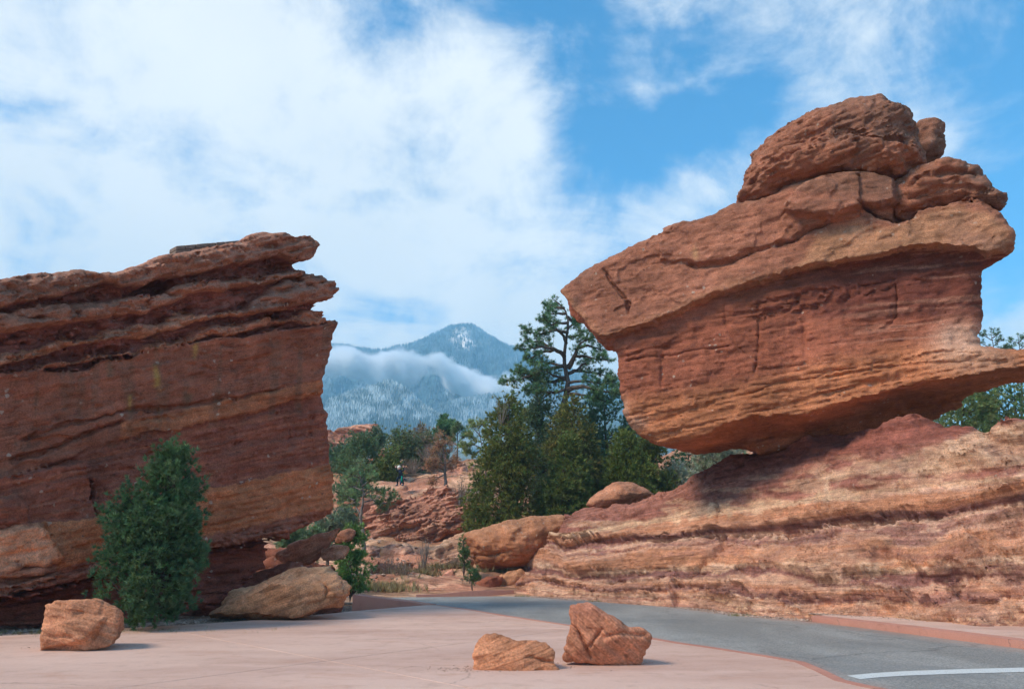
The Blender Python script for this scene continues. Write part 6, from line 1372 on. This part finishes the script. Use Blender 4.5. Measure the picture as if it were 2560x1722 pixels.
def pk(c, U, V, W):
    s = fbm(U / 5.5, V / 9.0, 3, 4); 
    patch = region(U, V, [(1118, 846), (1135, 830), (1150, 818), (1166, 820), (1176, 840), (1192, 852), (1200, 862), (1176, 872), (1156, 876), (1140, 864)], 16)
    sc = region(U, V, [(1195, 850), (1212, 845), (1240, 865), (1228, 872), (1205, 870)], 12) * .4
    c = lerp(c, (.85, .76, .68), np.clip(patch * (.7 + 1.3 * s), 0, 1)); c = lerp(c, (.55, .5, .46), np.clip(sc * (.3 + 1.5 * s), 0, 1))
    fr = sstep(.05, .5, fbm(W[:, 0] / 30, W[:, 1] / 45, 4, 4)) * .35; c = lerp(c, (.42, .48, .50), fr * sstep(880, 960, V)); return c
peak = ridge('mountain', 2500, [(200, 905), (500, 890), (700, 878), (840, 871), (866, 870), (901, 873), (942, 878), (983, 870), (1013, 868), (1044, 863), (1075, 851), (1105, 837), (1126, 826), (1146, 819), (1162, 817), (1183, 820), (1199, 828), (1218, 841), (1248, 858), (1300, 881), (1370, 908), (1440, 930), (1520, 950), (1620, 985), (1900, 1040), (2600, 1090)], 1150, 150, seed=3, gully=70, pale=pk, nx=320, col=(.07, .13, .15))  # light bluish col paints part of the distance haze into the mountain
hills1 = ridge('hills', 1500, [(300, 1010), (700, 1000), (900, 1000), (1000, 1010), (1060, 1022), (1110, 1018), (1170, 1003), (1230, 995), (1300, 990), (1380, 1000), (1480, 1030), (1700, 1070), (2300, 1120)], 420, 90, seed=5, gully=22, nx=200, ny=60, col=(.10, .135, .12), back=120)
hills2 = ridge('hills', 1150, [(400, 1090), (620, 1065), (760, 1030), (840, 1006), (881, 988), (911, 982), (942, 974), (962, 964), (983, 966), (1003, 976), (1024, 990), (1044, 1011), (1071, 1029), (1095, 1047), (1126, 1057), (1200, 1085), (1400, 1120), (2000, 1150)], 330, 60, seed=7, gully=16, nx=200, ny=60, col=(.16, .19, .17), back=120)
def frost_haze(lo, hi, dens=1.0, band=None):
    def f(U, V, rng):
        n = len(U); a = fbm(U / 26, V / 16, 7, 3); mixv = np.clip(.5 + .45 * a + rng.normal(0, .22, n), 0, 1)
        if band is not None: mixv = mixv * band(U, V)
        return np.array(lo) * (1 - mixv[:, None]) + np.array(hi) * mixv[:, None], rng.random(n) < dens
    return f
forest('forest', hills2, 15000, (780, 1330), (955, 1130), 10.0, frost_haze((.10, .17, .19), (.60, .68, .68), band=lambda U, V: np.where((V > 1058 + .0 * U) & (V < 1110) & (U > 925) & (U < 1075), .15, 1)), seed=3)
forest('forest', hills1, 9000, (780, 1420), (985, 1110), 11.0, frost_haze((.07, .13, .15), (.50, .58, .60), band=lambda U, V: sstep(1050, 1180, U) * .8 + .15), seed=4)
forest('forest', peak, 16000, (790, 1480), (810, 1010), 13.0, frost_haze((.045, .085, .10), (.20, .28, .32), .9), seed=5)  # frost on the peak trees, with blue distance haze mixed into the colours
# ------------------------------------------------------------------ air
def haze():
    x0, x1, y0_, y1_, z0, z1 = -3100, 3100, -2900, 3300, -6.0, 790.0
    c = [(x, y, z) for z in (z0, z1) for y in (y0_, y1_) for x in (x0, x1)]
    Q = np.array([[0, 2, 3, 1], [4, 5, 7, 6], [0, 1, 5, 4], [2, 6, 7, 3], [0, 4, 6, 2], [1, 3, 7, 5]])
    m = bpy.data.materials.new('air'); m.use_nodes = True; nt = m.node_tree; nt.nodes.clear(); o = nt.nodes.new('ShaderNodeOutputMaterial'); v = nt.nodes.new('ShaderNodeVolumePrincipled')
    v.inputs['Color'].default_value = (.38, .76, 1.0, 1); v.inputs['Density'].default_value = 0.00034; v.inputs['Anisotropy'].default_value = -0.15; nt.links.new(v.outputs[0], o.inputs['Volume'])
    m.volume_intersection_method = 'FAST' if hasattr(m, 'volume_intersection_method') else None
    h = mesh_obj('haze', c, Q, m, None, False); tag(h, kind='stuff')
def cloud(name, pts, y, th, dens, seed=0, dz=26):
    """a bank of cloud lying along a line in front of the mountain: a box of uneven density"""
    P = np.array([at(u, v, y) for u, v in pts]); x0, x1 = P[0][0], P[-1][0]; z0, z1 = P[:, 2].min() - dz * 2.2, P[:, 2].max() + dz * 2.2
    c = [(x, yy, z) for z in (z0, z1) for yy in (y - th, y + th) for x in (x0, x1)]
    Q = np.array([[0, 2, 3, 1], [4, 5, 7, 6], [0, 1, 5, 4], [2, 6, 7, 3], [0, 4, 6, 2], [1, 3, 7, 5]])
    m = bpy.data.materials.new('cloud_vapour'); m.use_nodes = True; nt = m.node_tree; nt.nodes.clear(); N, L = nt.nodes, nt.links
    def M(op, a, b=None, c_=None):
        n = N.new('ShaderNodeMath'); n.operation = op
        for i, q in enumerate((a, b, c_)):
            if q is None: continue
            if isinstance(q, (int, float)): n.inputs[i].default_value = q
            else: L.new(q, n.inputs[i])
        return n.outputs[0]
    g = N.new('ShaderNodeNewGeometry'); sp = N.new('ShaderNodeSeparateXYZ'); L.new(g.outputs['Position'], sp.inputs[0])
    tx = M('DIVIDE', M('SUBTRACT', sp.outputs[0], float(x0)), float(x1 - x0))
    cv = N.new('ShaderNodeFloatCurve'); L.new(tx, cv.inputs['Value']); cu = cv.mapping.curves[0]
    for i, p in enumerate(P):
        X_, Y_ = (p[0] - x0) / (x1 - x0), (p[2] - z0) / (z1 - z0)
        if i == 0: cu.points[0].location = (0, Y_)
        elif i == len(P) - 1: cu.points[-1].location = (1, Y_)
        else: cu.points.new(X_, Y_)
    cv.mapping.update()
    zc = M('MULTIPLY_ADD', cv.outputs[0], float(z1 - z0), float(z0))
    n1 = N.new('ShaderNodeTexNoise'); n1.inputs['Scale'].default_value = .0095; n1.inputs['Detail'].default_value = 5; n1.inputs['Roughness'].default_value = .58; L.new(g.outputs['Position'], n1.inputs['Vector'])
    d = M('ABSOLUTE', M('DIVIDE', M('SUBTRACT', sp.outputs[2], zc), float(dz))); dy = M('ABSOLUTE', M('DIVIDE', M('SUBTRACT', sp.outputs[1], float(y)), float(th)))
    e = M('MINIMUM', M('MULTIPLY', tx, 9.0), M('MULTIPLY', M('SUBTRACT', 1.0, tx), 9.0))
    f = M('SUBTRACT', M('MULTIPLY_ADD', n1.outputs[0], 5.2, -1.95), M('MULTIPLY', M('POWER', d, 1.6), .55)); f = M('SUBTRACT', f, M('MULTIPLY', M('POWER', dy, 3.0), .9))
    mr = N.new('ShaderNodeMapRange'); mr.interpolation_type = 'SMOOTHSTEP'; L.new(f, mr.inputs[0]); mr.inputs[1].default_value = 0; mr.inputs[2].default_value = 1.2
    dn = M('MULTIPLY', M('MULTIPLY', mr.outputs[0], dens), M('MINIMUM', M('MAXIMUM', e, 0.0), 1.0))
    v = N.new('ShaderNodeVolumePrincipled'); v.inputs['Color'].default_value = (1, 1, 1, 1); L.new(dn, v.inputs['Density']); v.inputs['Anisotropy'].default_value = -.3
    o = N.new('ShaderNodeOutputMaterial'); L.new(v.outputs[0], o.inputs['Volume'])
    h = mesh_obj(name, c, Q, m, None, False); return tag(h, kind='stuff')
cloud('cloud', [(760, 905), (860, 912), (940, 922), (1010, 926), (1070, 912), (1120, 925), (1180, 965), (1240, 985), (1330, 985)], 1640, 80, .3, dz=30)
haze()
